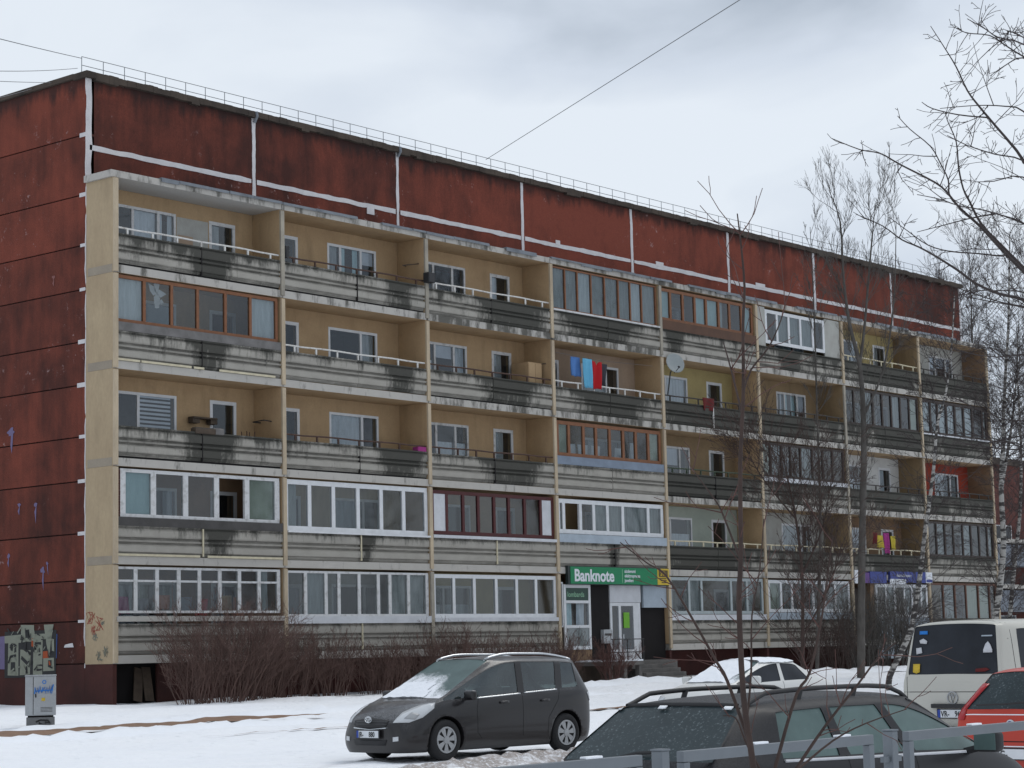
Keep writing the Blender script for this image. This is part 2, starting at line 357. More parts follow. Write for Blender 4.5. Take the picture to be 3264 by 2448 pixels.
def birch_bark():
    m, t, b = new_mat('birch_bark')
    v = worldpos(t, (1.0, 1.0, 3.5))
    f = tex_noise(t, 2.6, 4, 0.6, v); g = tex_noise(t, 0.35, 3, 0.6, worldpos(t))
    col = mixc(t, ramp(t, math_(t, 'ADD', f, math_(t, 'MULTIPLY', g, 0.2)), 0.56, 0.64), (0.36, 0.345, 0.32), (0.045, 0.04, 0.038))
    t.links.new(col, b.inputs['Base Color']); b.inputs['Roughness'].default_value = 0.85
birch_bark()
car_paint('paint_grey', (0.0085, 0.0075, 0.009), 0.34, (0.085, 0.080, 0.076), 0.22, 0.0, 0.30, 0.4)
car_paint('paint_charcoal', (0.0075, 0.0073, 0.0095), 0.09, (0.03, 0.028, 0.028), 0.25, 0.0, 0.45, 0.04)
car_paint('paint_white', (0.62, 0.62, 0.60), 0.5, (0.42, 0.40, 0.36), 0.35, 0.0, 0.35)
car_paint('paint_van', (0.50, 0.49, 0.44), 0.15, (0.30, 0.285, 0.24), 0.55, 0.0, 0.45)
car_paint('paint_red', (0.46, 0.040, 0.020), 0.12, (0.22, 0.04, 0.03), 0.3, 0.0, 0.32)
frost_glass('frost_teal', (0.034, 0.050, 0.056), (0.36, 0.42, 0.44), 0.56, 0.70, 38, 0.6)
frost_glass('frost_side', (0.125, 0.185, 0.178), (0.36, 0.44, 0.44), 0.60, 0.8, 22, 0.3)
frost_glass('screen_snow', (0.11, 0.165, 0.16), (0.36, 0.44, 0.44), 0.60, 0.8, 22, 0.3, snow=1.36)
frost_glass('screen_snow_low', (0.11, 0.165, 0.16), (0.36, 0.44, 0.44), 0.60, 0.8, 22, 0.3, snow=1.30)
frost_glass('frost_dark', (0.030, 0.034, 0.042), (0.2, 0.22, 0.24), 0.62, 0.8, 30, 0.3)

# ------------------------------------------------------------------ mesh helpers
class MB:
    def __init__(s): s.v = []; s.f = []; s.m = []
    def quad(s, a, b, c, d, m=0):
        i = len(s.v); s.v += [a, b, c, d]; s.f.append((i, i + 1, i + 2, i + 3)); s.m.append(m)
    def poly(s, pts, m=0):
        i = len(s.v); s.v += list(pts); s.f.append(tuple(range(i, i + len(pts)))); s.m.append(m)
    def box(s, x0, x1, y0, y1, z0, z1, m=0, mats=None):
        i = len(s.v)
        s.v += [(x0, y0, z0), (x1, y0, z0), (x1, y1, z0), (x0, y1, z0), (x0, y0, z1), (x1, y0, z1), (x1, y1, z1), (x0, y1, z1)]
        fs = [(0, 3, 2, 1), (4, 5, 6, 7), (0, 1, 5, 4), (1, 2, 6, 5), (2, 3, 7, 6), (3, 0, 4, 7)]   # bottom top front right back left
        for k, f in enumerate(fs): s.f.append(tuple(i + q for q in f)); s.m.append(mats[k] if mats else m)
    def tube(s, path, rad, n=6, m=0, cap=True):
        pts = [Vector(p) for p in path]; k = len(pts)
        if not hasattr(rad, '__len__'): rad = [rad] * k
        ref = None; i0 = len(s.v)
        for j, p in enumerate(pts):
            d = (pts[min(j + 1, k - 1)] - pts[max(j - 1, 0)])
            if d.length < 1e-9: d = Vector((0, 0, 1))
            d.normalize()
            if ref is None: ref = Vector((0, 0, 1)) if abs(d.z) < 0.9 else Vector((1, 0, 0))
            a = d.cross(ref)
            if a.length < 1e-6: a = d.orthogonal()
            a.normalize(); b = d.cross(a); ref = b.cross(d) if False else ref
            for q in range(n):
                an = 2 * math.pi * q / n
                w = p + (a * math.cos(an) + b * math.sin(an)) * rad[j]
                s.v.append((w.x, w.y, w.z))
        for j in range(k - 1):
            for q in range(n):
                q2 = (q + 1) % n
                s.f.append((i0 + j * n + q, i0 + j * n + q2, i0 + (j + 1) * n + q2, i0 + (j + 1) * n + q)); s.m.append(m)
        if cap and n > 2:
            s.f.append(tuple(i0 + q for q in range(n))); s.m.append(m)
            s.f.append(tuple(i0 + (k - 1) * n + q for q in reversed(range(n)))); s.m.append(m)
    def lathe(s, prof, axis_o, axis, n=24, m=0):
        """prof: list of (r, h) swept about axis from axis_o"""
        ax = Vector(axis).normalized(); a = ax.orthogonal().normalized(); b = ax.cross(a); o = Vector(axis_o); i0 = len(s.v); k = len(prof)
        for r, h in prof:
            for q in range(n):
                an = 2 * math.pi * q / n; w = o + ax * h + (a * math.cos(an) + b * math.sin(an)) * r
                s.v.append((w.x, w.y, w.z))
        for j in range(k - 1):
            for q in range(n):
                q2 = (q + 1) % n
                s.f.append((i0 + j * n + q, i0 + j * n + q2, i0 + (j + 1) * n + q2, i0 + (j + 1) * n + q)); s.m.append(m)
    def mesh(s, name, mats, smooth=False):
        me = bpy.data.meshes.new(name); me.from_pydata([tuple(p) for p in s.v], [], s.f)
        for x in (mats if isinstance(mats, (list, tuple)) else [mats]): me.materials.append(MATS[x] if isinstance(x, str) else x)
        if any(s.m): me.polygons.foreach_set('material_index', s.m)
        if smooth: me.polygons.foreach_set('use_smooth', [True] * len(me.polygons))
        me.update(); return me
    def build(s, name, mats, parent=None, loc=(0, 0, 0), smooth=False):
        return link(name, s.mesh(name, mats, smooth), parent, loc)
def link(name, me, parent=None, loc=(0, 0, 0)):
    o = bpy.data.objects.new(name, me); COL.objects.link(o); o.location = loc
    if parent is not None: o.parent = parent
    return o
def empty(name, loc=(0, 0, 0), rz=0.0):
    o = bpy.data.objects.new(name, None); COL.objects.link(o); o.location = loc; o.rotation_euler = (0, 0, rz); o.empty_display_size = 0.2
    return o
def tag(o, label, cat, group=None):
    o['label'] = label; o['category'] = cat
    if group: o['group'] = group
    return o
def struct(o, kind='structure'):
    o['kind'] = kind; return o
def boxo(name, mat, parent, x0, x1, y0, y1, z0, z1, bev=0.0):
    mb = MB(); mb.box(x0, x1, y0, y1, z0, z1); o = mb.build(name, mat, parent)
    if bev:
        md = o.modifiers.new('bevel', 'BEVEL'); md.width = bev; md.segments = 2
    return o
def text_obj(name, txt, size, mat, parent, loc, rot, extrude=0.004, bold=0.0, align='LEFT', sx=1.0):
    cu = bpy.data.curves.new(name, 'FONT'); cu.body = txt; cu.size = size; cu.extrude = extrude; cu.offset = bold; cu.align_x = align; cu.resolution_u = 3
    tmp = bpy.data.objects.new(name, cu); COL.objects.link(tmp)
    dg = bpy.context.evaluated_depsgraph_get(); dg.update()
    me = bpy.data.meshes.new_from_object(tmp.evaluated_get(dg))
    bpy.data.objects.remove(tmp); bpy.data.curves.remove(cu)
    me.materials.clear(); me.materials.append(MATS[mat])
    if sx != 1.0:
        for v in me.vertices: v.co.x *= sx
    o = link(name, me, parent, loc); o.rotation_euler = rot
    return o
def gnoise(x, y):
    k = 1.0 if y > -15 else 0.35 if y > -17 else 0.3
    return k * 0.10 * noise.noise((x * 0.22, y * 0.35, 1.3)) + k * 0.035 * noise.noise((x * 0.9, y * 1.3, 4.1)) + 0.03 * noise.noise((x * 2.3, y * 2.9, 7.7)) - (0.045 if y < -15 else 0.0)
def gh(x, y):
    """height of the ground"""
    t = min(max((y + 14) / 12, 0), 1); base = t * t * (3 - 2 * t)
    tx = min(max(x / 30, 0), 1)
    z = base * (0.5 + 0.14 * tx)
    return z
# ------------------------------------------------------------------ ground
def ground():
    def axis(lo, hi, step, far):
        a = []; x = lo
        while x <= hi + 1e-6: a.append(x); x += step
        s = step; x = hi
        while x < far: s *= 1.5; x += s; a.append(x)
        s = step; x = lo
        while x > -far: s *= 1.5; x -= s; a.insert(0, x)
        return a
    xs = axis(-34, 34, 0.42, 900); ys = axis(-45, 3, 0.42, 900)
    vs_, fs = [], []
    for y in ys:
        for x in xs:
            z = gh(x, y)
            if -60 < x < 80 and -60 < y < 8:
                z += gnoise(x, y)
                if y > -4.6 and y < 0.5: z -= 0.05
                if -10.6 < y < -8.7 and x < 1: z -= 0.04
            vs_.append((x, y, z))
    n = len(xs)
    for j in range(len(ys) - 1):
        for i in range(n - 1):
            a = j * n + i; fs.append((a, a + 1, a + n + 1, a + n))
    me = bpy.data.meshes.new('snowy_ground'); me.from_pydata(vs_, [], fs)
    me.polygons.foreach_set('use_smooth', [True] * len(fs)); me.materials.append(MATS['ground_snow'])
    return struct(link('ground', me))
def ground_mat():
    m, t, b = new_mat('ground_snow')
    v = worldpos(t); x, y, z = sep(t, v)
    f = tex_noise(t, 0.6, 5, 0.6, v); f2 = tex_noise(t, 5, 5, 0.65, v)
    col = mixc(t, f, (0.93, 0.945, 0.965), (0.84, 0.865, 0.91))
    # trodden, greyer snow beside the building and in the car lanes
    d1 = tex_noise(t, 1.1, 6, 0.7, worldpos(t, (0.5, 1.2, 1))); d2 = tex_noise(t, 13, 4, 0.7, v)
    def band(c, w):
        return math_(t, 'SUBTRACT', 1.0, math_(t, 'DIVIDE', math_(t, 'ABSOLUTE', math_(t, 'SUBTRACT', y, c)), w), True)
    lane = math_(t, 'MAXIMUM', math_(t, 'MULTIPLY', band(-3.1, 1.5), 0.30), math_(t, 'MAXIMUM', math_(t, 'MULTIPLY', band(-7.6, 1.2), 0.36), math_(t, 'MULTIPLY', band(-25.5, 7.0), 0.42)))
    k = math_(t, 'MULTIPLY', ramp(t, math_(t, 'ADD', d1, math_(t, 'SUBTRACT', lane, 0.42)), 0.36, 0.62), ramp(t, d2, 0.36, 0.60))
    col = mixc(t, math_(t, 'MULTIPLY', k, 0.62), col, (0.24, 0.19, 0.16))
    g = tex_noise(t, 2.4, 4, 0.65, worldpos(t, (0.6, 1.5, 1)))
    col = mixc(t, math_(t, 'MULTIPLY', ramp(t, g, 0.5, 0.75), math_(t, 'ADD', math_(t, 'MULTIPLY', lane, 0.6), 0.12)), col, (0.62, 0.63, 0.66))
    t.links.new(col, b.inputs['Base Color']); b.inputs['Roughness'].default_value = 0.8; b.inputs['Specular IOR Level'].default_value = 0.15
    vo = nd(t, 'ShaderNodeTexVoronoi'); vo.inputs['Scale'].default_value = 2.6; t.links.new(v, vo.inputs['Vector'])
    tr = math_(t, 'MULTIPLY', ramp(t, vo.outputs['Distance'], 0.05, 0.3), ramp(t, tex_noise(t, 0.28, 3, 0.5, v), 0.42, 0.6))      # trodden places
    bump(t, b, math_(t, 'ADD', math_(t, 'ADD', f2, math_(t, 'MULTIPLY', d2, 0.25)), math_(t, 'MULTIPLY', tr, 1.2)), 0.6, 0.08)
ground_mat(); ground()
def strip_sheet(name, p0, p1, w, mat, lift, seed, taper=True, kind='structure', hump=0.0, nu=90, nv=5):
    r_ = random.Random(seed); p0 = Vector(p0); p1 = Vector(p1); d = (p1 - p0); ln = d.length; d /= ln; s = Vector((-d.y, d.x, 0))
    vs_, fs = [], []
    for i in range(nu + 1):
        t = i / nu; c = p0 + d * ln * t
        tp = min(1, 6 * t, 6 * (1 - t)) if taper else 1
        wl = w * tp * (0.5 + 0.55 * noise.noise((t * 9, seed, 0))); wr = w * tp * (0.5 + 0.55 * noise.noise((t * 11, seed, 5)))
        for j in range(nv + 1):
            q = j / nv; off = -wl + (wl + wr) * q
            x, y = c.x + s.x * off, c.y + s.y * off
            z = gh(x, y) + gnoise(x, y) + lift
            z += hump * math.sin(math.pi * q) * tp * (0.6 + 0.9 * abs(noise.noise((x * 1.7, y * 2.5, seed)))) + hump * 0.5 * noise.noise((x * 5, y * 5, seed)) * math.sin(math.pi * q)
            vs_.append((x, y, z))
    for i in range(nu):
        for j in range(nv):
            a = i * (nv + 1) + j; fs.append((a, a + nv + 1, a + nv + 2, a + 1))
    me = bpy.data.meshes.new(name); me.from_pydata(vs_, [], fs); me.polygons.foreach_set('use_smooth', [True] * len(fs)); me.materials.append(MATS[mat])
    return struct(link(name, me), kind)
strip_sheet('path', (-20, -10.0, 0), (-0.6, -9.2, 0), 1.15, 'path_brown', 0.075, 3, nu=320)
strip_sheet('path', (-8.4, -13.2, 0), (26, -9.0, 0), 0.25, 'path_brown', 0.035, 8)
strip_sheet('snow_bank', (-22, -11.1, 0), (1.5, -10.2, 0), 0.8, 'snow', -0.03, 14, hump=0.17)
strip_sheet('snow_bank', (-14, -8.6, 0), (16, -7.2, 0), 0.9, 'snow', -0.03, 21, hump=0.16)
strip_sheet('snow_bank', (10, -4.2, 0), (52, -3.6, 0), 1.5, 'snow', -0.02, 27, hump=0.19)
strip_sheet('slush_bank', (-15.2, -25.15, 0), (-7.6, -24.7, 0), 0.55, 'snow_dirty', -0.02, 33, hump=0.15, nu=170, nv=10)
strip_sheet('slush_bank', (-17.5, -26.3, 0), (-7.0, -25.15, 0), 0.75, 'snow_dirty', -0.02, 31, hump=0.17, nu=150, nv=9)
strip_sheet('slush_bank', (-23, -28.3, 0), (-1.0, -27.6, 0), 1.3, 'snow_dirty', -0.02, 37, hump=0.10, nu=150, nv=9)

# ------------------------------------------------------------------ the five-storey block
B, NB, D, Z0, HF = 6.6614, 8, 1.204, 1.6, 2.8
LEN = B * NB
ZR, ZT, ZJ = 15.60, 18.85, 16.70
APT = empty('apartment_building', (0, 0, 0))
tag(APT, 'five-storey dark red panel apartment block with grey ribbed concrete loggias', 'building')
DEPTH = 13.0
def floor_z(f): return Z0 + (f - 1) * HF
# gable: horizontal panels with dark open joints
gz = [0.1, 1.62, 2.83, 3.99, 5.34, 6.85, 8.14, 9.65, 10.92, 12.46, 13.77, 15.28, 17.08, ZT]
for i in range(len(gz) - 1):
    for (y0, y1) in ((D, 7.2), (7.23, DEPTH)):
        o = boxo('wall_panel', 'plinth_red' if i == 0 else 'red_panel', APT, 0.0, 0.3, y0, y1, gz[i] + 0.016, gz[i + 1] - 0.016, 0.015)
        o['dark'] = 0.45 + 0.17 * (1 - i / 12) + rnd.uniform(-0.05, 0.05)
boxo('joint_backing', 'joint_dark', APT, 0.06, 0.35, D + 0.05, DEPTH - 0.02, 0.0, ZT - 0.1)
boxo('gable_wall', 'red_panel', APT, LEN - 0.3, LEN, D + 0.3, DEPTH, 0.1, ZT)['dark'] = 0.6
boxo('rear_wall', 'red_panel', APT, 0.35, LEN - 0.3, DEPTH - 0.3, DEPTH - 0.01, 0.1, ZT)['dark'] = 0.5
boxo('roof', 'cornice_concrete', APT, 0.3, LEN - 0.3, D + 0.3, DEPTH - 0.3, ZT - 0.3, ZT)
# attic panels above the loggias
ddark = [(0.58, 0.56), (0.58, 0.55), (0.44, 0.52), (0.33, 0.38), (0.38, 0.38), (0.44, 0.44), (0.46, 0.44), (0.58, 0.46)]
for i in range(NB):
    x0, x1 = i * B + 0.03, (i + 1) * B - 0.03
    if i == 0: x0 = 0.02
    for k, (z0, z1) in enumerate(((ZJ + 0.02, ZT), (ZR + 0.1, ZJ - 0.02))):
        o = boxo('wall_panel', 'red_panel', APT, x0, x1, D, D + 0.3, z0, z1, 0.012); o['dark'] = ddark[i][k]
def sealant(p0, p1, w, seed, nx=28):
    """hand-applied white joint sealant with a wavering edge, on the plane y = D"""
    mb = MB(); p0 = Vector(p0); p1 = Vector(p1); d = (p1 - p0); ln = d.length; d /= ln; s = Vector((d.z, 0, -d.x))
    for side in (0, 1):
        for i in range(nx + 1):
            t = i / nx; c = p0 + d * ln * t
            hw = w * (0.5 + 0.22 * noise.noise((t * ln * 1.6, seed, 0)) + 0.10 * noise.noise((t * ln * 6, seed, 3)))
            hw2 = w * (0.5 + 0.22 * noise.noise((t * ln * 1.6, seed, 9)) + 0.10 * noise.noise((t * ln * 6, seed, 6)))
            a = c + s * hw; b_ = c - s * hw2
            if side == 0: mb.v += [(a.x, D - 0.016, a.z), (b_.x, D - 0.016, b_.z)]
            else: mb.v += [(a.x, D + 0.02, a.z), (b_.x, D + 0.02, b_.z)]
    n = 2 * (nx + 1)
    for i in range(nx):
        a = 2 * i
        mb.f += [(a, a + 1, a + 3, a + 2), (a, a + 2, n + a + 2, n + a), (a + 1, n + a + 1, n + a + 3, a + 3)]; mb.m += [0, 0, 0]
    return mb.build('sealant_strip', 'sealant_white', APT)
for i in range(NB + 1):
    x = i * B if 0 < i < NB else (0.09 if i == 0 else LEN - 0.06)
    sealant((x, 0, ZR + 0.2 if i not in (0,) else 1.5), (x, 0, ZT - 0.05), 0.14 if i else 0.2, i * 3.3, 60 if i == 0 else 26)
    if i < NB: sealant((i * B + 0.12, 0, ZJ), ((i + 1) * B - 0.12, 0, ZJ), 0.155, 50 + i * 2.1)
for z in gz[2:-1]:
    mb = MB(); hh = 0.05 * rnd.uniform(0.8, 1.3)
    mb.box(-0.014, 0.05, D + 0.02, D + 0.34 * rnd.uniform(0.7, 1.1), z - hh, z + hh); mb.build('sealant_strip', 'sealant_white', APT)
for (x, w) in ((11.8, 0.35), (21.9, 0.25), (28.2, 0.5), (35.3, 0.7)):
    mb = MB(); mb.box(x, x + w, D - 0.022, D + 0.02, ZJ - (0.28 if x < 20 else -0.02), ZJ + (0.0 if x < 20 else 0.2)); mb.build('sealant_strip', 'sealant_white', APT)
# cornice: crumbling concrete edge blocks, one per bay, and the gable coping
for i in range(NB):
    mb = MB(); x0, x1 = i * B - (0.12 if i == 0 else 0) + 0.015, (i + 1) * B + (0.1 if i == NB - 1 else 0) - 0.015; n = 40
    for k in range(n):
        a, b_ = x0 + (x1 - x0) * k / n, x0 + (x1 - x0) * (k + 1) / n
        dn = 0.10 * abs(noise.noise((a * 1.3, 2.2, i))) + (0.14 if noise.noise((a * 0.9, 7.7, 3)) > 0.25 else 0)
        mb.box(a, b_, D - 0.16 + 0.02 * noise.noise((a * 3, 1, 1)), D + 0.5, ZT - 0.07 - dn * 0.45, ZT + 0.11 + 0.03 * noise.noise((a * 2, 5, 1)))
    mb.build('cornice', 'cornice_concrete', APT)
    if i in (1, 2):
        mb = MB(); mb.tube([(i * B - 0.02, D - 0.17, ZT + 0.10), (i * B, D - 0.18, ZT - 0.05), (i * B, D - 0.05, ZT - 0.22)], 0.05, 8); mb.build('drain_spout', 'flashing', APT)
boxo('coping', 'cornice_concrete', APT, -0.1, 0.45, D + 0.5, DEPTH + 0.1, ZT - 0.02, ZT + 0.13)
# roof railing
RR = MB()
for z in (ZT + 0.62, ZT + 0.36): RR.tube([(-0.0, D + 0.22, z), (LEN - 0.1, D + 0.22, z)], 0.011, 6)
rr = RR.build('roof_railing', 'roof_rail_grey', APT)
pm_ = MB(); pm_.tube([(0, 0, 0), (0, 0, 0.52)], 0.012, 6); pme = pm_.mesh('post', 'roof_rail_grey')
for i in range(67): link('post', pme, rr, (i * 0.806, D + 0.22, ZT + 0.1))

# loggia slabs: one per bay and storey
slab_dirt = {(2, 5): 0.9, (3, 5): 0.7, (1, 5): .35, (2, 4): 0.55, (3, 4): 0.7, (4, 4): 0.45, (4, 3): 0.6, (5, 4): 0.4, (4, 5): 0.2}
for f in range(1, 7):
    for i in range(NB):
        if f == 1 and i == 3: continue
        z = floor_z(f) if f < 6 else ZR
        mb = MB(); x0, x1 = i * B + 0.012, (i + 1) * B - 0.012
        if f == 6: x0 -= 0.10 if i == 0 else 0
        mb.box(x0, x1, -0.05, D - 0.002, z, z + (0.235 if f < 6 else 0.20), mats=[1, 0, 0, 0, 0, 0])
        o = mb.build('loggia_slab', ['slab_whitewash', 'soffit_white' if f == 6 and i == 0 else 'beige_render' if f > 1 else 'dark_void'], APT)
        o['dirt'] = slab_dirt.get((i, f), (0.12 if f > 2 else 0.0) + (0.3 if i > 3 else 0)) + (0.25 if f == 6 else 0)  # right bays darker: painted shade behind the trees on top of dirt
        if f == 6:   # sheet-metal flashing sagging over the edge, with gaps
            x = x0
            while x < x1 - 0.3:
                w = rnd.uniform(0.7, 1.9); w = min(w, x1 - x)
                if rnd.random() < 0.82:
                    fm = MB(); t_ = rnd.uniform(-0.02, 0.02); hz = z + 0.20
                    fm.box(x, x + w - 0.015, -0.11 + t_, D - 0.03, hz + 0.004, hz + 0.035 + rnd.uniform(0, 0.02)); fm.box(x, x + w - 0.015, -0.125 + t_, -0.105 + t_, hz - rnd.uniform(0.03, 0.09), hz + 0.03)
                    fm.build('flashing', 'flashing', APT)
                x += w
# cross walls between the loggias, storey by storey, with their cream front edge
for i in range(NB + 1):
    xc = min(max(i * B, 0.07), LEN - 0.07)
    for f in range(0, 6):
        if f == 0: z0, z1 = 0.1, Z0 - 0.004
        else: z0, z1 = floor_z(f) + (0.24 if 0 < i < NB else 0.0) + 0.003, (floor_z(f + 1) if f < 5 else ZR) - 0.003
        mats = ('end_wall_beige', 'fin_cream') if i == 0 else ('brown_render' if i == NB else 'beige_shaded' if i >= 6 else 'beige_render', 'fin_cream')
        if f == 0: mats = ('plinth_red', 'plinth_red')
        mb = MB(); mb.box(xc - 0.07, xc + 0.07, -0.03, D - 0.004, z0, z1)
        w = mb.build('side_wall', mats[0], APT)
        if f: boxo('edge_strip', mats[1] if rnd.random() < 0.8 else 'fin_grey', w, xc - 0.075, xc + 0.075, -0.10, -0.032, z0 + 0.02 - (0.2 if 0 < i < NB else 0), z1 - 0.03)
    if i == 0:
        for f in range(2, 6): boxo('floor_band', 'end_band', APT, -0.006, 0.05, 0.0, D - 0.1, floor_z(f) - 0.0, floor_z(f) + 0.24)
# plinth and inner walls
for i in range(NB):
    boxo('plinth_wall', 'plinth_red', APT, i * B + 0.071, (i + 1) * B - 0.071, D - 0.3 if i else 0.75, D - 0.05, 0.0, Z0 - 0.005)
for f in range(1, 6):
    boxo('interior_wall', 'room_dark', APT, 0.4, LEN - 0.4, D + 2.6, D + 2.7, floor_z(f), floor_z(f) + 2.8)
    boxo('floor_slab', 'room_dark', APT, 0.36, LEN - 0.31, D + 0.31, D + 2.6, floor_z(f) - 0.1, floor_z(f) + 0.2)
    for i in range(1, NB): boxo('interior_wall', 'room_dark', APT, i * B - 0.08, i * B + 0.08, D + 0.31, D + 2.6, floor_z(f) + 0.21, floor_z(f) + 2.69)

# parapet panels: two precast ribbed slabs per bay, mesh shared
PROF = [(0.0, 0.0), (0.02, 0.0), (0.035, -0.02), (0.09, -0.02), (0.105, -0.07), (0.315, -0.075), (0.33, -0.005), (0.38, -0.005), (0.39, -0.06), (0.45, -0.065), (0.46, -0.005), (0.51, -0.005), (0.525, -0.07), (0.64, -0.073), (0.76, -0.075), (0.775, -0.03), (0.815, -0.03), (0.82, -0.065), (0.86, -0.065), (0.865, -0.05)]
def parapet_mesh(w, stain):
    """ribbed precast panel; stain(x, z) is how much rain-borne algae has settled there"""
    mb = MB(); n = 22; pr = PROF + [(0.865, 0.06), (0.0, 0.06)]; m = len(pr)
    for k in range(n + 1):
        x = w * k / n
        for z, y in pr: mb.v.append((x, y, z))
    for k in range(n):
        for j in range(m):
            a, b_ = k * m + j, k * m + (j + 1) % m
            mb.f.append((a, a + m, b_ + m, b_)); mb.m.append(0)
    mb.f += [tuple(reversed(range(m))), tuple(n * m + j for j in range(m))]; mb.m += [0, 0]
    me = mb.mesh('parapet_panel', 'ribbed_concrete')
    at = me.attributes.new('stain', 'FLOAT', 'POINT'); at.data.foreach_set('value', [stain(v[0], v[2]) for v in mb.v])
    return me
PW = (B - 0.19) / 2 - 0.012
# per (bay, floor): (dirt, patch centre in bay, patch half width); right bays include painted shade
pat = {(0, 5): (0.75, 3.75, 0.9), (0, 4): (0.45, 3.65, 0.75), (0, 3): (0.75, 3.7, 1.0), (0, 2): (0.3, 4.0, 0.6), (0, 1): (0.1, 9, .1),
       (1, 5): (0.4, 5.35, 0.75), (1, 4): (0.45, 5.3, 0.75), (1, 3): (0.55, 5.3, 1.2), (1, 2): (0.1, 3.6, .4), (1, 1): (0.05, 9, .1),
       (2, 5): (0.75, 4.4, 1.9), (2, 4): (0.5, 4.1, 1.6), (2, 3): (0.45, 4.2, 1.6), (2, 2): (0.0, 9, .1), (2, 1): (0.0, 9, .1),
       (3, 5): (0.65, 2.9, 2.3), (3, 4): (0.7, 3.4, 2.2), (3, 3): (0.15, 9, .1), (3, 2): (0.05, 3.3, 0.3),
       (4, 5): (0.5, 0.9, 0.6), (4, 4): (0.9, 2.6, 2.5), (4, 3): (1.0, 2.5, 2.5), (4, 2): (0.85, 2.5, 2.5), (4, 1): (0.3, 9, .1),
       (5, 5): (0.8, 2.4, .8), (5, 4): (0.9, 2.0, 2), (5, 3): (0.75, 2, 1), (5, 2): (0.8, 3, 1), (5, 1): (0.5, 9, .1),
       (6, 5): (0.9, 4.0, 2), (6, 4): (0.9, 5.0, 2), (6, 3): (0.95, 4, 1), (6, 2): (0.9, 4, 2), (7, 5): (1.0, 3.5, 3), (7, 4): (0.95, 3, 1), (7, 3): (0.95, 1.2, 1), (7, 2): (0.75, 9, .1), (7, 1): (0.6, 9, .1)}
gapd = {(0, 5): .06, (0, 3): .06, (1, 5): .06, (1, 4): .03, (1, 3): .05, (2, 4): .05, (4, 3): .05, (5, 4): .05, (6, 4): .05, (4, 2): .05}
for f in range(1, 6):
    for i in range(NB):
        if (i, f) in ((3, 1), (6, 1)): continue
        dirt, pc, pw = pat[(i, f)]; dirt = dirt * (1.3 if i > 3 else 1.0); g = gapd.get((i, f), 0.015)  # right half darkened further, tree shade painted in with the real dirt
        rp = random.Random(i * 17 + f * 5); drips = [(rp.uniform(0.1, B - .1), rp.uniform(.06, .3), rp.uniform(.25, .9) * (.3 + dirt), rp.uniform(.3, 1.1)) for _ in range(9)]
        def stain(u_, z_):
            q = max(0.0, 1 - (abs(u_ - pc) / (pw * 1.15 + .05)) ** 2) * (1.0 if pw > .2 else 0)
            for du, dw, ds, dl in drips: q = max(q, ds * max(0.0, 1 - ((u_ - du) / dw) ** 2) * max(0.0, 1 - (0.865 - z_) / dl))
            return q
        for s in (0, 1):
            ux = 0.095 + s * (PW + 0.024)
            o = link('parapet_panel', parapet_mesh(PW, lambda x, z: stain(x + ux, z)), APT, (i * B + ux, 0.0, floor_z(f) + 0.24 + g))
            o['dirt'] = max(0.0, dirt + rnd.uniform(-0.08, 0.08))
            o.rotation_euler = (rnd.uniform(-0.012, 0.012), rnd.uniform(-0.003, 0.003), rnd.uniform(-0.004, 0.004))
        if g > 0.03: boxo('gap_board', 'dark_void', APT, i * B + 0.1, (i + 1) * B - 0.1, 0.012, 0.04, floor_z(f) + 0.237, floor_z(f) + 0.30)
# pale filler boards under two parapets, and painted joints
for (i, f, u0, u1) in ((0, 4, .1, .95), (0, 4, 1.0, 2.9), (0, 4, 3.0, 3.4), (0, 4, 4.0, 6.3), (0, 2, .1, 3.2), (0, 2, 3.5, 6.55)):
    boxo('filler_board', 'rail_cream', APT, i * B + u0, i * B + u1, -0.095, -0.076, floor_z(f) + 0.24, floor_z(f) + 0.305)
for (i, f) in ((0, 2), (1, 2), (2, 2), (4, 4), (1, 1)):
    boxo('joint_strip', 'rail_cream' if f < 4 else 'rail_white', APT, i * B + 3.31, i * B + 3.355, -0.095, -0.045, floor_z(f) + 0.27, floor_z(f) + 1.08)
for (i, f) in ((0, 5), (0, 4), (0, 3), (1, 5), (2, 5), (3, 2), (2, 3), (4, 3), (1, 3)):
    boxo('joint_strip', 'dark_void', APT, i * B + 3.31, i * B + 3.345, -0.082, -0.03, floor_z(f) + 0.27, floor_z(f) + 1.10)

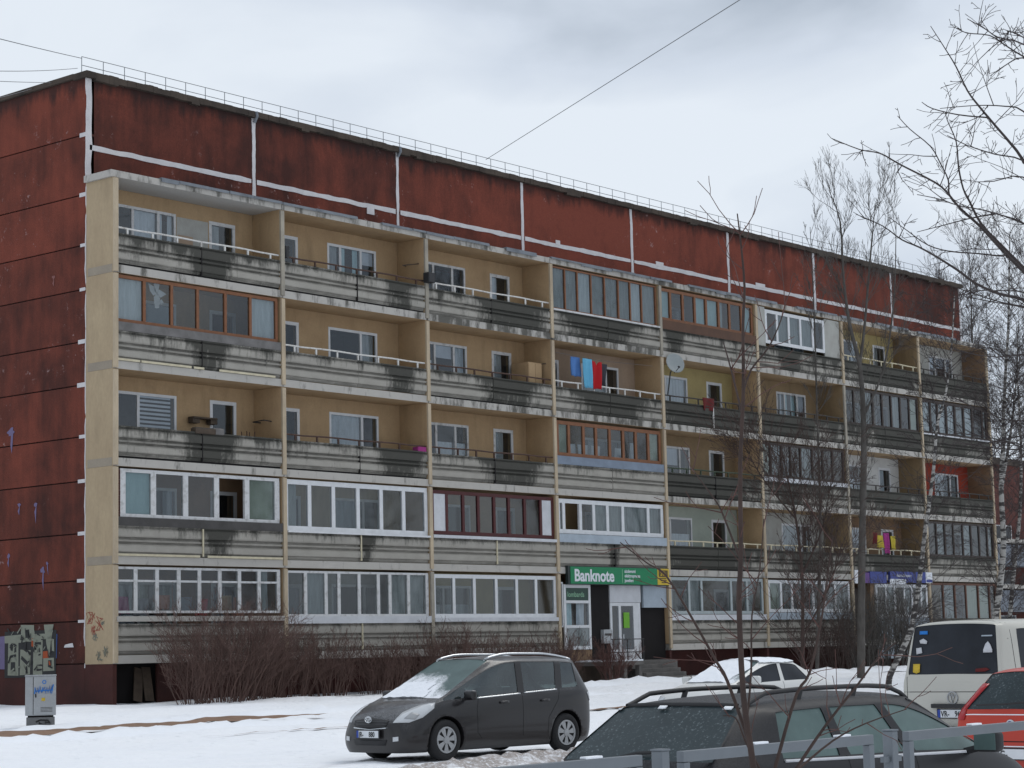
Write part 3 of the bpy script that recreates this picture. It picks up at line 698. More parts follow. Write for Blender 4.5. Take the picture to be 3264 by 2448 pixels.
# ---- back walls with window and door openings
WALL = {(0, 1): 'brown_render', (0, 2): 'brown_render', (4, 1): 'beige_shaded', (5, 1): 'brown_render', (4, 3): 'beige_shaded', (5, 4): 'beige_shaded', (3, 3): 'beige_shaded', (3, 4): 'pink_render', (4, 4): 'yellow_render', (4, 2): 'pale_green_render', (6, 5): 'yellow_render', (6, 3): 'white_render', (6, 2): 'brown_render', (7, 3): 'orange_red_render',
        (7, 5): 'grey_patch_render', (2, 1): 'yellow_render', (3, 2): 'beige_render', (5, 2): 'grey_patch_render', (7, 2): 'brown_render', (7, 4): 'brown_render', (5, 3): 'fin_grey', (1, 1): 'grey_patch_render', (1, 2): 'fin_cream'}
WIN = (1.12, 3.42); DOOR = (4.76, 5.84)
def unit_frame(name, parent_mat, x0, x1, z0, z1, y, mull, fw, sill=True, depth=0.06):
    """window or door frame with mullions at mull (x), open panes; returns (object, list of pane rects)"""
    mb = MB()
    xs = [x0] + list(mull) + [x1]
    mb.box(x0, x1, y, y + depth, z1 - fw, z1); mb.box(x0, x1, y, y + depth, z0, z0 + fw)
    rects = []
    for k, x in enumerate(xs):
        a, b_ = (x, x + fw) if k == 0 else (x - fw, x) if k == len(xs) - 1 else (x - fw * 0.6, x + fw * 0.6)
        mb.box(a, b_, y + 0.003, y + depth - 0.003, z0 + fw, z1 - fw)
    for k in range(len(xs) - 1):
        rects.append((xs[k] + fw * (1 if k == 0 else 0.6), xs[k + 1] - fw * (1 if k == len(xs) - 2 else 0.6), z0 + fw, z1 - fw))
    o = mb.build(name, parent_mat, APT)
    return o, rects
def pane(parent, x0, x1, y, z0, z1, mat='pane_glass'):
    mb = MB(); e_ = 0.006
    tl = rnd.uniform(-0.004, 0.004); tq = rnd.uniform(-0.004, 0.004)
    mb.quad((x0 - e_, y - tl, z0 - e_), (x1 + e_, y + tl, z0 - e_), (x1 + e_, y + tl + tq, z1 + e_), (x0 - e_, y - tl + tq, z1 + e_))
    return mb.build('pane', mat, parent)
def curtain(parent, x0, x1, y, z0, z1, mat, pleat=0.025, name='curtain', n=None):
    n = n or max(8, int((x1 - x0) / 0.035)); mb = MB(); ph = rnd.uniform(0, 6)
    for k in range(n + 1):
        x = x0 + (x1 - x0) * k / n; yy = y + pleat * math.sin(k * 1.1 + ph) + pleat * 0.6 * math.sin(k * 0.37 + ph * 2)
        mb.v += [(x, yy, z0), (x, yy * 0.3 + y * 0.7, z1)]
    for k in range(n): mb.f.append((2 * k, 2 * k + 2, 2 * k + 3, 2 * k + 1)); mb.m.append(0)
    return mb.build(name, mat, parent, smooth=True)
for f in range(1, 6):
    for i in range(NB):
        if (i, f) == (3, 1): continue
        z = floor_z(f); X = i * B; mir = i % 2
        def U(a, b_): return (X + B - b_, X + B - a) if mir else (X + a, X + b_)
        w0, w1 = U(*WIN); d0, d1 = U(*DOOR); zs, ze = z + 0.236, z + (HF if f < 5 else ZR - floor_z(5)) - 0.002
        wz0, wz1, dz0, dz1 = z + 0.98, z + 2.37, z + 0.30, z + 2.36
        a, b_ = X + 0.072, X + B - 0.072
        mb = MB(); y0, y1 = D, D + 0.25
        l0, l1, r0, r1 = (w0, w1, d0, d1) if w0 < d0 else (d0, d1, w0, w1)
        lz = (wz0, wz1) if w0 < d0 else (dz0, dz1); rz = (dz0, dz1) if w0 < d0 else (wz0, wz1)
        mb.box(a, l0, y0, y1, zs, ze); mb.box(l0, l1, y0, y1, zs, lz[0]); mb.box(l0, l1, y0, y1, lz[1], ze); mb.box(l1, r0, y0, y1, zs, ze)
        mb.box(r0, r1, y0, y1, zs, rz[0]); mb.box(r0, r1, y0, y1, rz[1], ze); mb.box(r1, b_, y0, y1, zs, ze)
        mb.build('back_wall', WALL.get((i, f), 'beige_render'), APT)
        # window
        old = (i, f) in ((0, 5), (2, 5), (2, 4), (2, 3), (4, 3), (5, 4), (7, 5)); tw = w1 - w0
        if old: mull = [w0 + tw * 0.27, w0 + tw * 0.70]
        else: mull = [w0 + tw * (0.66 if mir else 0.36)] if (i, f) != (1, 5) else [w0 + tw * 0.26, w0 + tw * 0.68]
        o, rc = unit_frame('window', 'frame_old_white' if old else 'frame_white', w0, w1, wz0, wz1, D - 0.012, mull, 0.085)
        for k, (p0, p1, q0, q1) in enumerate(rc):
            pane(o, p0, p1, D + 0.012, q0, q1)
            c = rnd.random()
            if (i, f) == (0, 3) and k == 1:
                for s_ in range(11): boxo('blind_slat', 'blind_white', o, p0 + 0.02, p1 - 0.10, D + 0.06, D + 0.085, q0 + 0.05 + s_ * 0.125, q0 + 0.115 + s_ * 0.125)
            else:
                mt = rnd.choice(('curtain_white', 'curtain_grey', 'curtain_white', 'curtain_cyan', 'curtain_green', 'fin_cream')); pwid = p1 - p0
                if c < 0.3: curtain(o, p0, p1, D + 0.10, q0 - 0.05, q1 + 0.02, 'curtain_white' if c < 0.16 else 'curtain_grey')
                elif c < 0.5: curtain(o, p0, p0 + pwid * .3, D + 0.10, q0 - 0.05, q1 + 0.02, mt); curtain(o, p1 - pwid * .28, p1, D + 0.11, q0 - 0.05, q1 + 0.02, mt)
                elif c < 0.62: curtain(o, p0, p1, D + 0.08, q1 - (q1 - q0) * rnd.uniform(.3, .6), q1 + 0.02, 'blind_white', 0.002, 'blind')
                elif c < 0.78: curtain(o, p0, p1, D + 0.10, q0 - 0.05, q0 + (q1 - q0) * .55, 'curtain_white')
        # balcony door
        o, rc = unit_frame('balcony_door', 'frame_old_white' if old else 'frame_white', d0, d1, dz0, dz1, D - 0.012, [], 0.11)
        p0, p1, q0, q1 = rc[0]
        boxo('door_panel', 'frame_white', o, p0, p1, D, D + 0.03, q0, q0 + 0.55)
        pane(o, p0, p1, D + 0.012, q0 + 0.56, q1)
        if rnd.random() < 0.7:
            s_ = rnd.uniform(0.35, 0.65); curtain(o, p0, p0 + (p1 - p0) * s_, D + 0.10, q0 + 0.5, q1, 'curtain_grey' if rnd.random() < 0.6 else 'curtain_white')
# weathered patches on the first bay's top loggia wall
boxo('render_patch', 'grey_patch_render', APT, 3.45, 4.72, D - 0.008, D + 0.02, floor_z(5) + 0.3, floor_z(5) + 2.3)
boxo('render_patch', 'pink_render', APT, 3.5, 4.1, D - 0.012, D + 0.02, floor_z(5) + 0.3, floor_z(5) + 1.75)

# ---- railings above the parapets
def railing(i, f, mat, u0=0.1, u1=B - 0.1, n=7, h=0.23):
    z = floor_z(f) + 1.11; X = i * B
    mb = MB(); sag = [(X + u0 + (u1 - u0) * k / 8, 0.0, z + h - 0.012 * math.sin(k * 1.9)) for k in range(9)]
    mb.tube(sag, 0.028, 6); o = mb.build('railing', mat, APT)
    for k in range(n):
        x = X + u0 + 0.45 + (u1 - u0 - 0.8) * k / (n - 1)
        boxo('post', mat, o, x - 0.03, x + 0.03, -0.02, 0.02, z, z + h - 0.025)
for i, f, mt in ((0, 5, 'rail_white'), (1, 5, 'rail_brown'), (2, 5, 'rail_white'), (1, 4, 'rail_white'), (2, 4, 'rail_brown'), (3, 4, 'rail_white'), (1, 3, 'rail_brown'), (2, 3, 'rail_brown'),
                 (4, 4, 'rail_dark'), (4, 3, 'rail_green'), (4, 2, 'rail_cream'), (5, 4, 'rail_dark'), (5, 2, 'rail_cream'), (6, 5, 'rail_cream'), (6, 3, 'rail_dark'), (6, 2, 'rail_cream'), (7, 5, 'rail_dark'), (7, 3, 'rail_dark')):
    railing(i, f, mt)

# ---- glazed loggias
def glazing(i, f, us, z0, z1, mat, fw, spec='', glass='loggia_glass', sill=None, transom=None, rail_w=None):
    """us: mullion positions in the bay; spec: one letter per pane (. clear, w/g/c/n curtains, b board, o open)"""
    X = i * B; z = floor_z(f); y = 0.0; mb = MB(); dp = 0.07; fr = rail_w or fw
    mb.box(X + us[0], X + us[-1], y, y + dp, z + z1 - fr, z + z1); mb.box(X + us[0], X + us[-1], y, y + dp, z + z0, z + z0 + fr)
    for k, u_ in enumerate(us):
        a, b_ = (u_, u_ + fw) if k == 0 else (u_ - fw, u_) if k == len(us) - 1 else (u_ - fw / 2, u_ + fw / 2)
        mb.box(X + a, X + b_, y - 0.008, y + dp + 0.008, z + z0 + fr * 0.9, z + z1 - fr * 0.9)
    if transom: mb.box(X + us[0] + fw, X + us[-1] - fw, y + 0.006, y + dp - 0.006, z + transom - 0.03, z + transom + 0.03)
    o = mb.build('loggia_glazing', mat, APT)
    for k in range(len(us) - 1):
        p0 = X + us[k] + (fw if k == 0 else fw / 2); p1 = X + us[k + 1] - (fw if k == len(us) - 2 else fw / 2); c = spec[k] if k < len(spec) else '.'
        if c == 'b': boxo('board', 'board_white', o, p0, p1, y + 0.015, y + 0.045, z + z0 + fr, z + z1 - fr); continue
        if c != 'o':
            # each sash sits a touch differently, so the panes mirror slightly different sky
            pn = pane(o, p0, p1, y + 0.03, z + z0 + fr, z + z1 - fr, glass)
        m_ = {'w': 'curtain_white', 'g': 'curtain_grey', 'c': 'curtain_cyan', 'n': 'curtain_green'}.get(c)
        if m_: curtain(o, p0, p1, y + 0.085, z + z0, z + z1 - 0.02, m_, 0.02 if c in 'wg' else 0.006)
        if c == 'h': curtain(o, p0, p0 + (p1 - p0) * 0.5, y + 0.085, z + z0, z + z1 - 0.02, 'curtain_grey', 0.02)
    if sill:
        sm, s0, s1, out = sill
        boxo('sill_board', sm, APT, X + 0.09, X + B - 0.09, -0.075 - out, -0.0, z + s0, z + s1)
    return o
glazing(0, 4, [.12, 1.18, 2.22, 3.23, 4.34, 5.36, 6.5], 1.37, 2.76, 'frame_orange_brown', .10, 'w....w', sill=('board_grey', 1.12, 1.37, 0.0))
glazing(0, 2, [.29, 1.51, 2.73, 3.94, 5.16, 6.5], 1.35, 2.74, 'frame_old_white', .19, 'c..on', sill=('board_dark', 1.10, 1.35, 0.0), rail_w=0.10)
for k in range(9): boxo('brick', 'plinth_red', APT, 0.085, 0.285, 0.0, 0.09, floor_z(2) + 1.36 + k * 0.152, floor_z(2) + 1.36 + k * 0.152 + 0.142)
glazing(0, 1, [.06, .85, 1.64, 2.46, 3.25, 4.05, 4.83, 5.63, 6.5], 1.42, 2.74, 'frame_old_white', .13, '.......h', sill=('slab_whitewash', 1.18, 1.33, 0.05), transom=2.34, rail_w=0.07)
glazing(1, 2, [.05, 1.13, 2.18, 3.29, 4.36, 5.42, 6.57], 1.15, 2.74, 'frame_white', .15, 'h.....', sill=('frame_white', 1.09, 1.15, 0.06))
glazing(1, 1, [.05, .92, 1.81, 2.38, 3.29, 4.17, 4.71, 5.59, 6.55], 1.31, 2.72, 'frame_old_white', .13, '.g....gg', sill=('board_white', 1.09, 1.31, 0.03), rail_w=0.07)
glazing(2, 2, [.1, .87, 1.71, 2.49, 3.32, 4.1, 4.96, 5.84, 6.55], 1.22, 2.70, 'frame_dark_red', .12, 'b......b', sill=('board_white', 1.10, 1.20, 0.04))
glazing(2, 1, [.1, 1.15, 2.19, 3.33, 4.42, 5.47, 6.58], 1.25, 2.70, 'frame_white', .13, '......', sill=('board_white', 1.12, 1.25, 0.03))
glazing(3, 5, [.12, .9, 1.63, 2.45, 3.27, 4.11, 4.85, 5.57, 6.5], 1.16, 2.74, 'frame_orange_brown', .06, 'ggwgggwg', sill=('frame_old_white', 1.10, 1.16, 0.04))
glazing(3, 3, [.17, .89, 1.75, 2.49, 3.31, 4.14, 4.92, 5.71, 6.5], 1.42, 2.70, 'frame_orange_brown', .13, 'n......n', sill=('board_blue_grey', 1.12, 1.42, 0.0))
glazing(3, 2, [.1, .47, 1.44, 2.22, 3.04, 3.97, 5.55, 6.5], 1.44, 2.68, 'frame_white', .15, '.o.gggg', sill=('board_light_blue', 1.12, 1.42, 0.02))
glazing(4, 5, [.07, .78, 1.61, 2.42, 3.2, 4.07, 4.83, 5.69, 6.5], 1.45, 2.72, 'frame_orange_brown', .12, 'c..cch.c', sill=('board_brown', 1.10, 1.45, 0.02))
glazing(4, 1, [.12, 1.38, 2.21, 4.23, 5.35, 6.5], 1.35, 2.76, 'frame_pale', .12, '.g..h', sill=('board_white', 1.12, 1.33, 0.02))
glazing(5, 5, [.75, 1.65, 2.55, 3.45, 4.42, 5.35], 1.27, 2.68, 'frame_white', .14, '.ggg.')
for (u0, u1) in ((.09, .745), (5.355, 6.57)): boxo('cladding_board', 'grey_patch_render', APT, 5 * B + u0, 5 * B + u1, -0.005, 0.06, floor_z(5) + 1.13, floor_z(5) + 2.76)
glazing(5, 3, [.1, .79, 1.61, 2.3, 3.07, 3.98, 4.8, 5.6, 6.5], 1.33, 2.74, 'frame_dark', .09, 'ng..g...', sill=('board_white', 1.14, 1.30, 0.04))
glazing(5, 1, [.2, 1.16, 1.99, 3.59, 4.5, 5.33, 6.5], 1.42, 2.72, 'frame_white', .13, 'n...gg', sill=('board_light_blue', 1.12, 1.40, 0.0))
glazing(6, 4, [.1, .9, 1.7, 2.5, 3.3, 4.1, 4.9, 5.7, 6.5], 1.14, 2.74, 'frame_dark', .10, '..g..g.n')
glazing(7, 4, [.1, .99, 1.68, 2.5, 3.33, 4.17, 5.02, 6.0, 6.5], 1.14, 2.74, 'frame_dark', .13, 'wgwwgw.g', sill=('board_white', 1.10, 1.16, 0.02))
glazing(7, 2, [.1, 1.0, 1.8, 2.6, 3.5, 4.3, 5.1, 5.9, 6.5], 1.14, 2.74, 'frame_dark', .10, '.g..g..g')
glazing(7, 1, [.15, 1.36, 2.46, 3.52, 4.72, 5.82, 6.5], 0.9, 2.74, 'frame_brown', .10, '.g.nn.')
glazing(6, 1, [2.0, 2.87, 3.63, 4.45, 5.16, 5.98, 6.55], 1.17, 2.64, 'frame_white', .14, '.g.g.g')
boxo('cladding_board', 'board_light_blue', APT, 6 * B + 2.0, 6 * B + 6.57, -0.03, 0.05, 1.0, floor_z(1) + 1.165)
boxo('shop_door', 'frame_dark', APT, 6 * B + 0.4, 6 * B + 1.6, 0.55, 0.6, 1.85, floor_z(1) + 2.5, 0.01)
boxo('shop_side_wall', 'brown_render', APT, 6 * B + 1.65, 6 * B + 1.98, 0.05, 0.9, 1.84, floor_z(1) + 2.7)

# ---- the pawn shop's ground-floor front (fourth bay)
SX = 3 * B; SF = 1.27                          # shop floor level
boxo('shop_back_wall', 'brown_render', APT, SX + 0.08, SX + B - 0.08, D, D + 0.2, SF, Z0 + 2.79)
boxo('shop_floor', 'step_concrete', APT, SX + 0.08, SX + B - 0.08, -0.0, D, 0.2, SF)
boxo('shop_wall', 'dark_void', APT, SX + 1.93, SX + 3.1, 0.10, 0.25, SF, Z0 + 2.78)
boxo('shop_wall', 'board_white', APT, SX + 3.12, SX + 5.0, 0.06, 0.2, Z0 + 1.79, Z0 + 2.78)
boxo('shop_wall', 'board_light_blue', APT, SX + 5.12, SX + 6.58, 0.02, 0.12, Z0 + 1.6, Z0 + 2.78)
boxo('shop_wall', 'brown_render', APT, SX + 0.1, SX + 1.93, 0.03, 0.15, 0.55, Z0 + 0.08)
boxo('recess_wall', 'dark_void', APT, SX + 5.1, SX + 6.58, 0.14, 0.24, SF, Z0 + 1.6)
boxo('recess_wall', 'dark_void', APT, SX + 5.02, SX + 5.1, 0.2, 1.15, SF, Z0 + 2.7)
o, rc = unit_frame('shop_window', 'frame_white', SX + 0.36, SX + 1.9, Z0 + 0.1, Z0 + 2.42, 0.0, [], 0.12)
for zz in (0.92, 1.80): boxo('transom', 'frame_white', o, SX + 0.47, SX + 1.79, -0.004, 0.064, Z0 + zz - 0.05, Z0 + zz + 0.05)
pane(o, SX + .47, SX + 1.79, 0.03, Z0 + .98, Z0 + 1.74); pane(o, SX + .47, SX + 1.79, 0.03, Z0 + .2, Z0 + .87)
boxo('lettered_pane', 'sign_dark_green', o, SX + .47, SX + 1.79, 0.025, 0.035, Z0 + 1.85, Z0 + 2.31)
text_obj('lettering', 'lombards', 0.26, 'sign_pale_green', o, (SX + .58, 0.02, Z0 + 1.98), (math.pi / 2, 0, 0), 0.002)
curtain(o, SX + .5, SX + 1.0, 0.2, Z0 + .95, Z0 + 1.75, 'curtain_cyan'); curtain(o, SX + 1.3, SX + 1.75, 0.2, Z0 + .95, Z0 + 1.75, 'curtain_white')
boxo('board', 'grey_patch_render', o, SX + .47, SX + 1.79, 0.05, 0.07, Z0 + .2, Z0 + .87)
o2, rc = unit_frame('shop_window', 'frame_white', SX + 0.12, SX + 0.34, Z0 + 0.9, Z0 + 2.5, 0.02, [], 0.05); pane(o2, SX + .17, SX + .29, 0.05, Z0 + .95, Z0 + 2.45)
o, rc = unit_frame('shop_door', 'frame_white', SX + 3.14, SX + 4.98, SF + 0.02, Z0 + 1.78, 0.08, [SX + 3.72, SX + 4.62], 0.12)
for k, (a, b_, q0, q1) in enumerate(rc):
    if k == 2: boxo('door_panel', 'frame_white', o, a, b_, 0.09, 0.12, q0, q1)
    else: pane(o, a, b_, 0.11, q0 + 0.25, q1); boxo('door_panel', 'frame_white', o, a, b_, 0.09, 0.12, q0, q0 + 0.25)
boxo('sticker', 'sticker_lime', o, SX + 3.95, SX + 4.3, 0.085, 0.10, Z0 + 0.85, Z0 + 1.42)
mb = MB(); mb.tube([(SX + 3.86, 0.04, Z0 + 0.45), (SX + 3.86, 0.04, Z0 + 0.62)], 0.02, 6); mb.build('handle', 'chrome', o)
# green sign
S = empty('shop_sign', (SX + 0.52, -0.1, Z0 + 2.44))
tag(S, 'green shop sign board with white lettering over the ground-floor door', 'sign')
boxo('case', 'sign_case', S, -0.1, 6.0, -0.07, 0.065, -0.03, 0.64, 0.01)
boxo('green_panel', 'sign_green', S, 0.02, 5.24, -0.085, -0.072, 0.0, 0.61)
boxo('yellow_panel', 'sign_yellow', S, 5.25, 5.98, -0.085, -0.072, 0.0, 0.61)
text_obj('lettering', 'Banknote', 0.60, 'sign_white', S, (0.22, -0.09, 0.10), (math.pi / 2, 0, 0), 0.006, 0.016, sx=1.02)
boxo('divider_line', 'sign_pale_green', S, 3.06, 3.08, -0.09, -0.086, 0.06, 0.55)
for k, s_ in enumerate(('aizdevumi', 'elektropreces', 'juvelieri')): text_obj('small_lettering', s_, 0.17, 'sign_white', S, (3.2, -0.09, 0.43 - k * 0.17), (math.pi / 2, 0, 0), 0.003, 0.003)
boxo('notice_frame', 'sign_brown', S, 5.33, 5.90, -0.092, -0.086, 0.30, 0.55); text_obj('small_lettering', '24h', 0.22, 'sign_yellow', S, (5.42, -0.096, 0.35), (math.pi / 2, 0, 0), 0.002, 0.006)
for k in range(3): boxo('notice_line', 'sign_brown', S, 5.36 + 0.07 * k, 5.80 + 0.02 * k, -0.091, -0.086, 0.22 - 0.075 * k, 0.26 - 0.075 * k)
# porch with snow, legs, steps and railing
P = empty('porch', (SX + 0.3, 0, 0)); tag(P, 'concrete porch with snow on top in front of the white shop door', 'porch')
boxo('deck', 'step_concrete', P, 0.3, 2.9, -1.35, -0.08, SF - 0.16, SF - 0.02, 0.01)
mb = MB(); n = 26
for k in range(n):
    a = 0.32 + 2.56 * k / n; mb.box(a, a + 2.56 / n, -1.33, -0.12, SF - 0.02, SF + 0.03 + 0.04 * noise.noise((a * 3, 0, 0)))
mb.build('snow', 'snow', P)
for x in (1.0, 1.85, 2.75): boxo('pier', 'step_concrete', P, x - 0.09, x + 0.09, -1.3, -1.12, 0.45, SF - 0.16)
boxo('retaining_wall', 'porch_soil', P, 0.32, 2.88, -0.5, -0.1, 0.4, SF - 0.165)
boxo('landing', 'step_concrete', P, 2.93, 6.2, -0.45, -0.085, 0.5, SF - 0.02, 0.008)
for k in range(4): boxo('step', 'step_concrete', P, 2.93, 5.6 - 0.1 * k, -0.32 * (k + 1) - 0.452, -0.32 * k - 0.454, 0.45, SF - 0.16 - k * 0.15, 0.008)
R = empty('porch_railing', (SX + 0.45, -1.3, SF)); tag(R, 'black bent metal handrail on the shop porch', 'railing')
for x in (1.0, 1.85, 2.8):
    mb = MB(); mb.tube([(x, 0, -0.02), (x, 0, 0.76)], 0.022, 6); mb.build('post', 'steel_dark', R)
for z in (0.76, 0.30):
    mb = MB(); mb.tube([(0.9, 0, z), (2.85, 0, z)], 0.02, 6); mb.build('bar', 'steel_dark', R)
for x in (1.25, 2.3):
    mb = MB(); mb.tube([(x, 0, 0.30), (x + 0.4, 0, -0.02)], 0.025, 6); mb.build('brace', 'steel_dark', R)
M_ = empty('letter_box', (SX + 2.55, 0.0, Z0 + 0.3)); tag(M_, 'pale letter box on the dark wall left of the shop door', 'letter box')
boxo('box', 'cabinet_grey', M_, 0, 0.5, -0.06, 0.098, 0, 0.5, 0.01); boxo('flap', 'board_dark', M_, 0.06, 0.44, -0.068, -0.058, 0.28, 0.36)
# blue sign of the other shop
S2 = empty('shop_sign', (6 * B + 0.3, -0.12, Z0 + 2.66)); tag(S2, 'blue and white shop sign board behind the bare trees', 'sign')
boxo('blue_panel', 'sign_blue', S2, 2.75, 5.9, -0.03, 0.08, 0.05, 0.53); boxo('white_panel', 'sign_white', S2, 5.91, 6.5, -0.03, 0.08, 0.05, 0.53); boxo('blue_panel', 'sign_blue', S2, 5.95, 6.48, -0.04, -0.031, 0.08, 0.20)
boxo('blue_panel', 'sign_purple', S2, 0.1, 1.0, -0.03, 0.08, 0.0, 0.45); boxo('blue_panel', 'sign_blue', S2, 1.05, 2.45, -0.03, 0.08, 0.0, 0.50); boxo('white_panel', 'sign_white', S2, 2.7, 4.1, -0.045, -0.032, -0.02, 0.20)
text_obj('lettering', 'skaistumkopsana', 0.20, 'sign_white', S2, (3.3, -0.036, 0.30), (math.pi / 2, 0, 0), 0.002); boxo('white_panel', 'sign_white', S2, -0.2, 0.08, -0.03, 0.06, -0.02, 0.55)
R2 = empty('stair_railing', (6 * B + 1.8, -0.9, 0.55)); tag(R2, 'dark metal stair railing below the white shop window behind birch', 'railing')
for k in range(4):
    mb = MB(); mb.tube([(0.2 + 0.8 * k, 0, 0), (0.2 + 0.8 * k, 0, 1.9 - 0.35 * k)], 0.03, 6); mb.build('post', 'steel_dark', R2)
for z in (1.9, 1.45, 1.0, 0.55):
    mb = MB(); mb.tube([(0.2, 0, z), (2.9, 0, z - 1.18)], 0.022, 6); mb.build('bar', 'steel_dark', R2)
# flooded-dark crawl space opening under the first bay
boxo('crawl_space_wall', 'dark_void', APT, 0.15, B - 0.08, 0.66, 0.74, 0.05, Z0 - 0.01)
boxo('crawl_space_wall', 'plinth_red', APT, B * 0.30, B - 0.08, 0.42, 0.5, 0.05, Z0 - 0.02)
# ------------------------------------------------------------------ vehicles
def col(x, zb, zt, wl, wb=None, wt=None, xt=None, zu=0.22, hood=False, zw=None):
    wb = wb or wl - 0.03; xt = x if xt is None else xt
    if hood:
        wt = wt or wb - 0.10
        rows = [(x, 0, zu), (x, wl - 0.12, zu), (x, wl - 0.02, zu + 0.1), (x, wl, (zu + zb) / 2 + 0.02), (x, wb + 0.015, zb - 0.07), (x, wb - 0.03, zb), (x, wb - 0.06, zb + 0.012), (x, wt, zb + 0.3 * (zt - zb) + 0.012), (x, wt * 0.5, zt - 0.01), (x, 0, zt)]
    else:
        wt = wt or wb - 0.17; zw = zw or zt - 0.10
        rows = [(x, 0, zu), (x, wl - 0.12, zu), (x, wl - 0.02, zu + 0.1), (x, wl, (zu + zb) / 2 + 0.02), (x, wb + 0.015, zb - 0.07), (x, wb - 0.03, zb), (xt, wt + 0.045, zw), (xt, wt - 0.03, zt - 0.03), (xt, wt * 0.5, zt - 0.004), (xt, 0, zt)]
    return rows
def body_mesh(cols, cellmat, mats, wheels, rw, yw):
    bm = bmesh.new(); R_ = len(cols[0]); vl, vr = [], []
    for rows in cols:
        a, b_ = [], []
        for j, (x, y, z) in enumerate(rows):
            v = bm.verts.new((x, y, z)); a.append(v)
            b_.append(v if y == 0 else bm.verts.new((x, -y, z)))
        vl.append(a); vr.append(b_)
    for c in range(len(cols) - 1):
        for j in range(R_ - 1):
            for s, V in ((0, vl), (1, vr)):
                q = [V[c][j], V[c][j + 1], V[c + 1][j + 1], V[c + 1][j]]
                if s == 0: q.reverse()
                fc = bm.faces.new(q); fc.material_index = cellmat(c, j); fc.smooth = True
    for c, rev in ((0, False), (len(cols) - 1, True)):
        for j in range(R_ - 1):
            q = []
            for v in (vl[c][j], vl[c][j + 1], vr[c][j + 1], vr[c][j]):
                if v not in q: q.append(v)
            if rev: q.reverse()
            fc = bm.faces.new(q); fc.smooth = True; fc.material_index = cellmat(-1, j)
    cl = bm.edges.layers.float.new('crease_edge'); cv = bm.verts.layers.float.new('crease_vert')
    for e_ in bm.edges:
        if len(e_.link_faces) == 2 and e_.link_faces[0].material_index != e_.link_faces[1].material_index: e_[cl] = 0.85
    for v in bm.verts:
        gl = [f for f in v.link_faces if f.material_index in (1, 2, 3)]
        if len(gl) == 1 and len(v.link_faces) == 4: v[cv] = 0.62
    bmesh.ops.recalc_face_normals(bm, faces=bm.faces)
    me = bpy.data.meshes.new('body'); bm.to_mesh(me); bm.free()
    for m in mats: me.materials.append(MATS[m])
    ob = link('body_tmp', me); ss = ob.modifiers.new('s', 'SUBSURF'); ss.levels = 3; ss.render_levels = 3
    cb = MB()
    for wx in wheels:
        for s in (-1, 1):
            y0, y1 = sorted((s * (yw - 0.26), s * (yw + 0.4))); i0 = len(cb.v); n = 36
            for yy in (y0, y1):
                for k in range(n): cb.v.append((wx + (rw + 0.055) * math.cos(2 * math.pi * k / n), yy, rw + (rw + 0.055) * math.sin(2 * math.pi * k / n)))
            for k in range(n): k2 = (k + 1) % n; cb.f.append((i0 + k, i0 + k2, i0 + n + k2, i0 + n + k)); cb.m.append(4)
            cb.f += [tuple(i0 + k for k in reversed(range(n))), tuple(i0 + n + k for k in range(n))]; cb.m += [4, 4]
    cme = cb.mesh('cut', mats); bm = bmesh.new(); bm.from_mesh(cme); bmesh.ops.recalc_face_normals(bm, faces=bm.faces); bm.to_mesh(cme); bm.free()
    co = link('cut_tmp', cme); bo = ob.modifiers.new('b', 'BOOLEAN'); bo.object = co; bo.operation = 'DIFFERENCE'; bo.solver = 'EXACT'
    dg = bpy.context.evaluated_depsgraph_get(); dg.update()
    out = bpy.data.meshes.new_from_object(ob.evaluated_get(dg))
    for o in (ob, co): bpy.data.objects.remove(o)
    return out
def sub_mesh(me, keep, name, mat, inset=0.0):
    bm = bmesh.new(); bm.from_mesh(me)
    bmesh.ops.delete(bm, geom=[f for f in bm.faces if not keep(f)], context='FACES')
    if inset:
        bm.normal_update()
        for v in bm.verts: v.co -= v.normal * inset
    out = bpy.data.meshes.new(name); bm.to_mesh(out); bm.free()
    out.materials.clear()
    for m in (mat if isinstance(mat, list) else [mat]): out.materials.append(MATS[m])
    return out
def islands(me, name):
    bm = bmesh.new(); bm.from_mesh(me); seen = set(); res = []
    for f in bm.faces:
        if f.index in seen: continue
        st = [f]; seen.add(f.index); comp = set()
        while st:
            g = st.pop(); comp.add(g.index)
            for e_ in g.edges:
                for h in e_.link_faces:
                    if h.index not in seen: seen.add(h.index); st.append(h)
        res.append(comp)
    out = []
    for comp in res:
        b2 = bm.copy(); b2.faces.ensure_lookup_table()
        bmesh.ops.delete(b2, geom=[f for f in b2.faces if f.index not in comp], context='FACES')
        m2 = bpy.data.meshes.new(name); b2.to_mesh(m2); b2.free()
        for m in me.materials: m2.materials.append(m)
        out.append(m2)
    bm.free(); return out
def patch(bvh, pts, d, off, name, mat, parent, cuts=3):
    """a thin piece lying on the body: polygon pts pushed along d onto the surface"""
    d = Vector(d).normalized(); bm = bmesh.new(); vs_ = [bm.verts.new(Vector(p) - d * 0.7) for p in pts]
    bm.faces.new(vs_); bmesh.ops.triangulate(bm, faces=bm.faces[:])
    bmesh.ops.subdivide_edges(bm, edges=bm.edges[:], cuts=cuts, use_grid_fill=True)
    for v in bm.verts:
        h, n, i, l = bvh.ray_cast(v.co, d)
        v.co = (h - d * off) if h is not None else v.co + d * 0.7
    bmesh.ops.recalc_face_normals(bm, faces=bm.faces)
    for f in bm.faces: f.smooth = True
    me = bpy.data.meshes.new(name); bm.to_mesh(me); bm.free(); me.materials.append(MATS[mat])
    o = link(name, me, parent)
    md = o.modifiers.new('t', 'SOLIDIFY'); md.thickness = 0.006; md.offset = 0
    return o
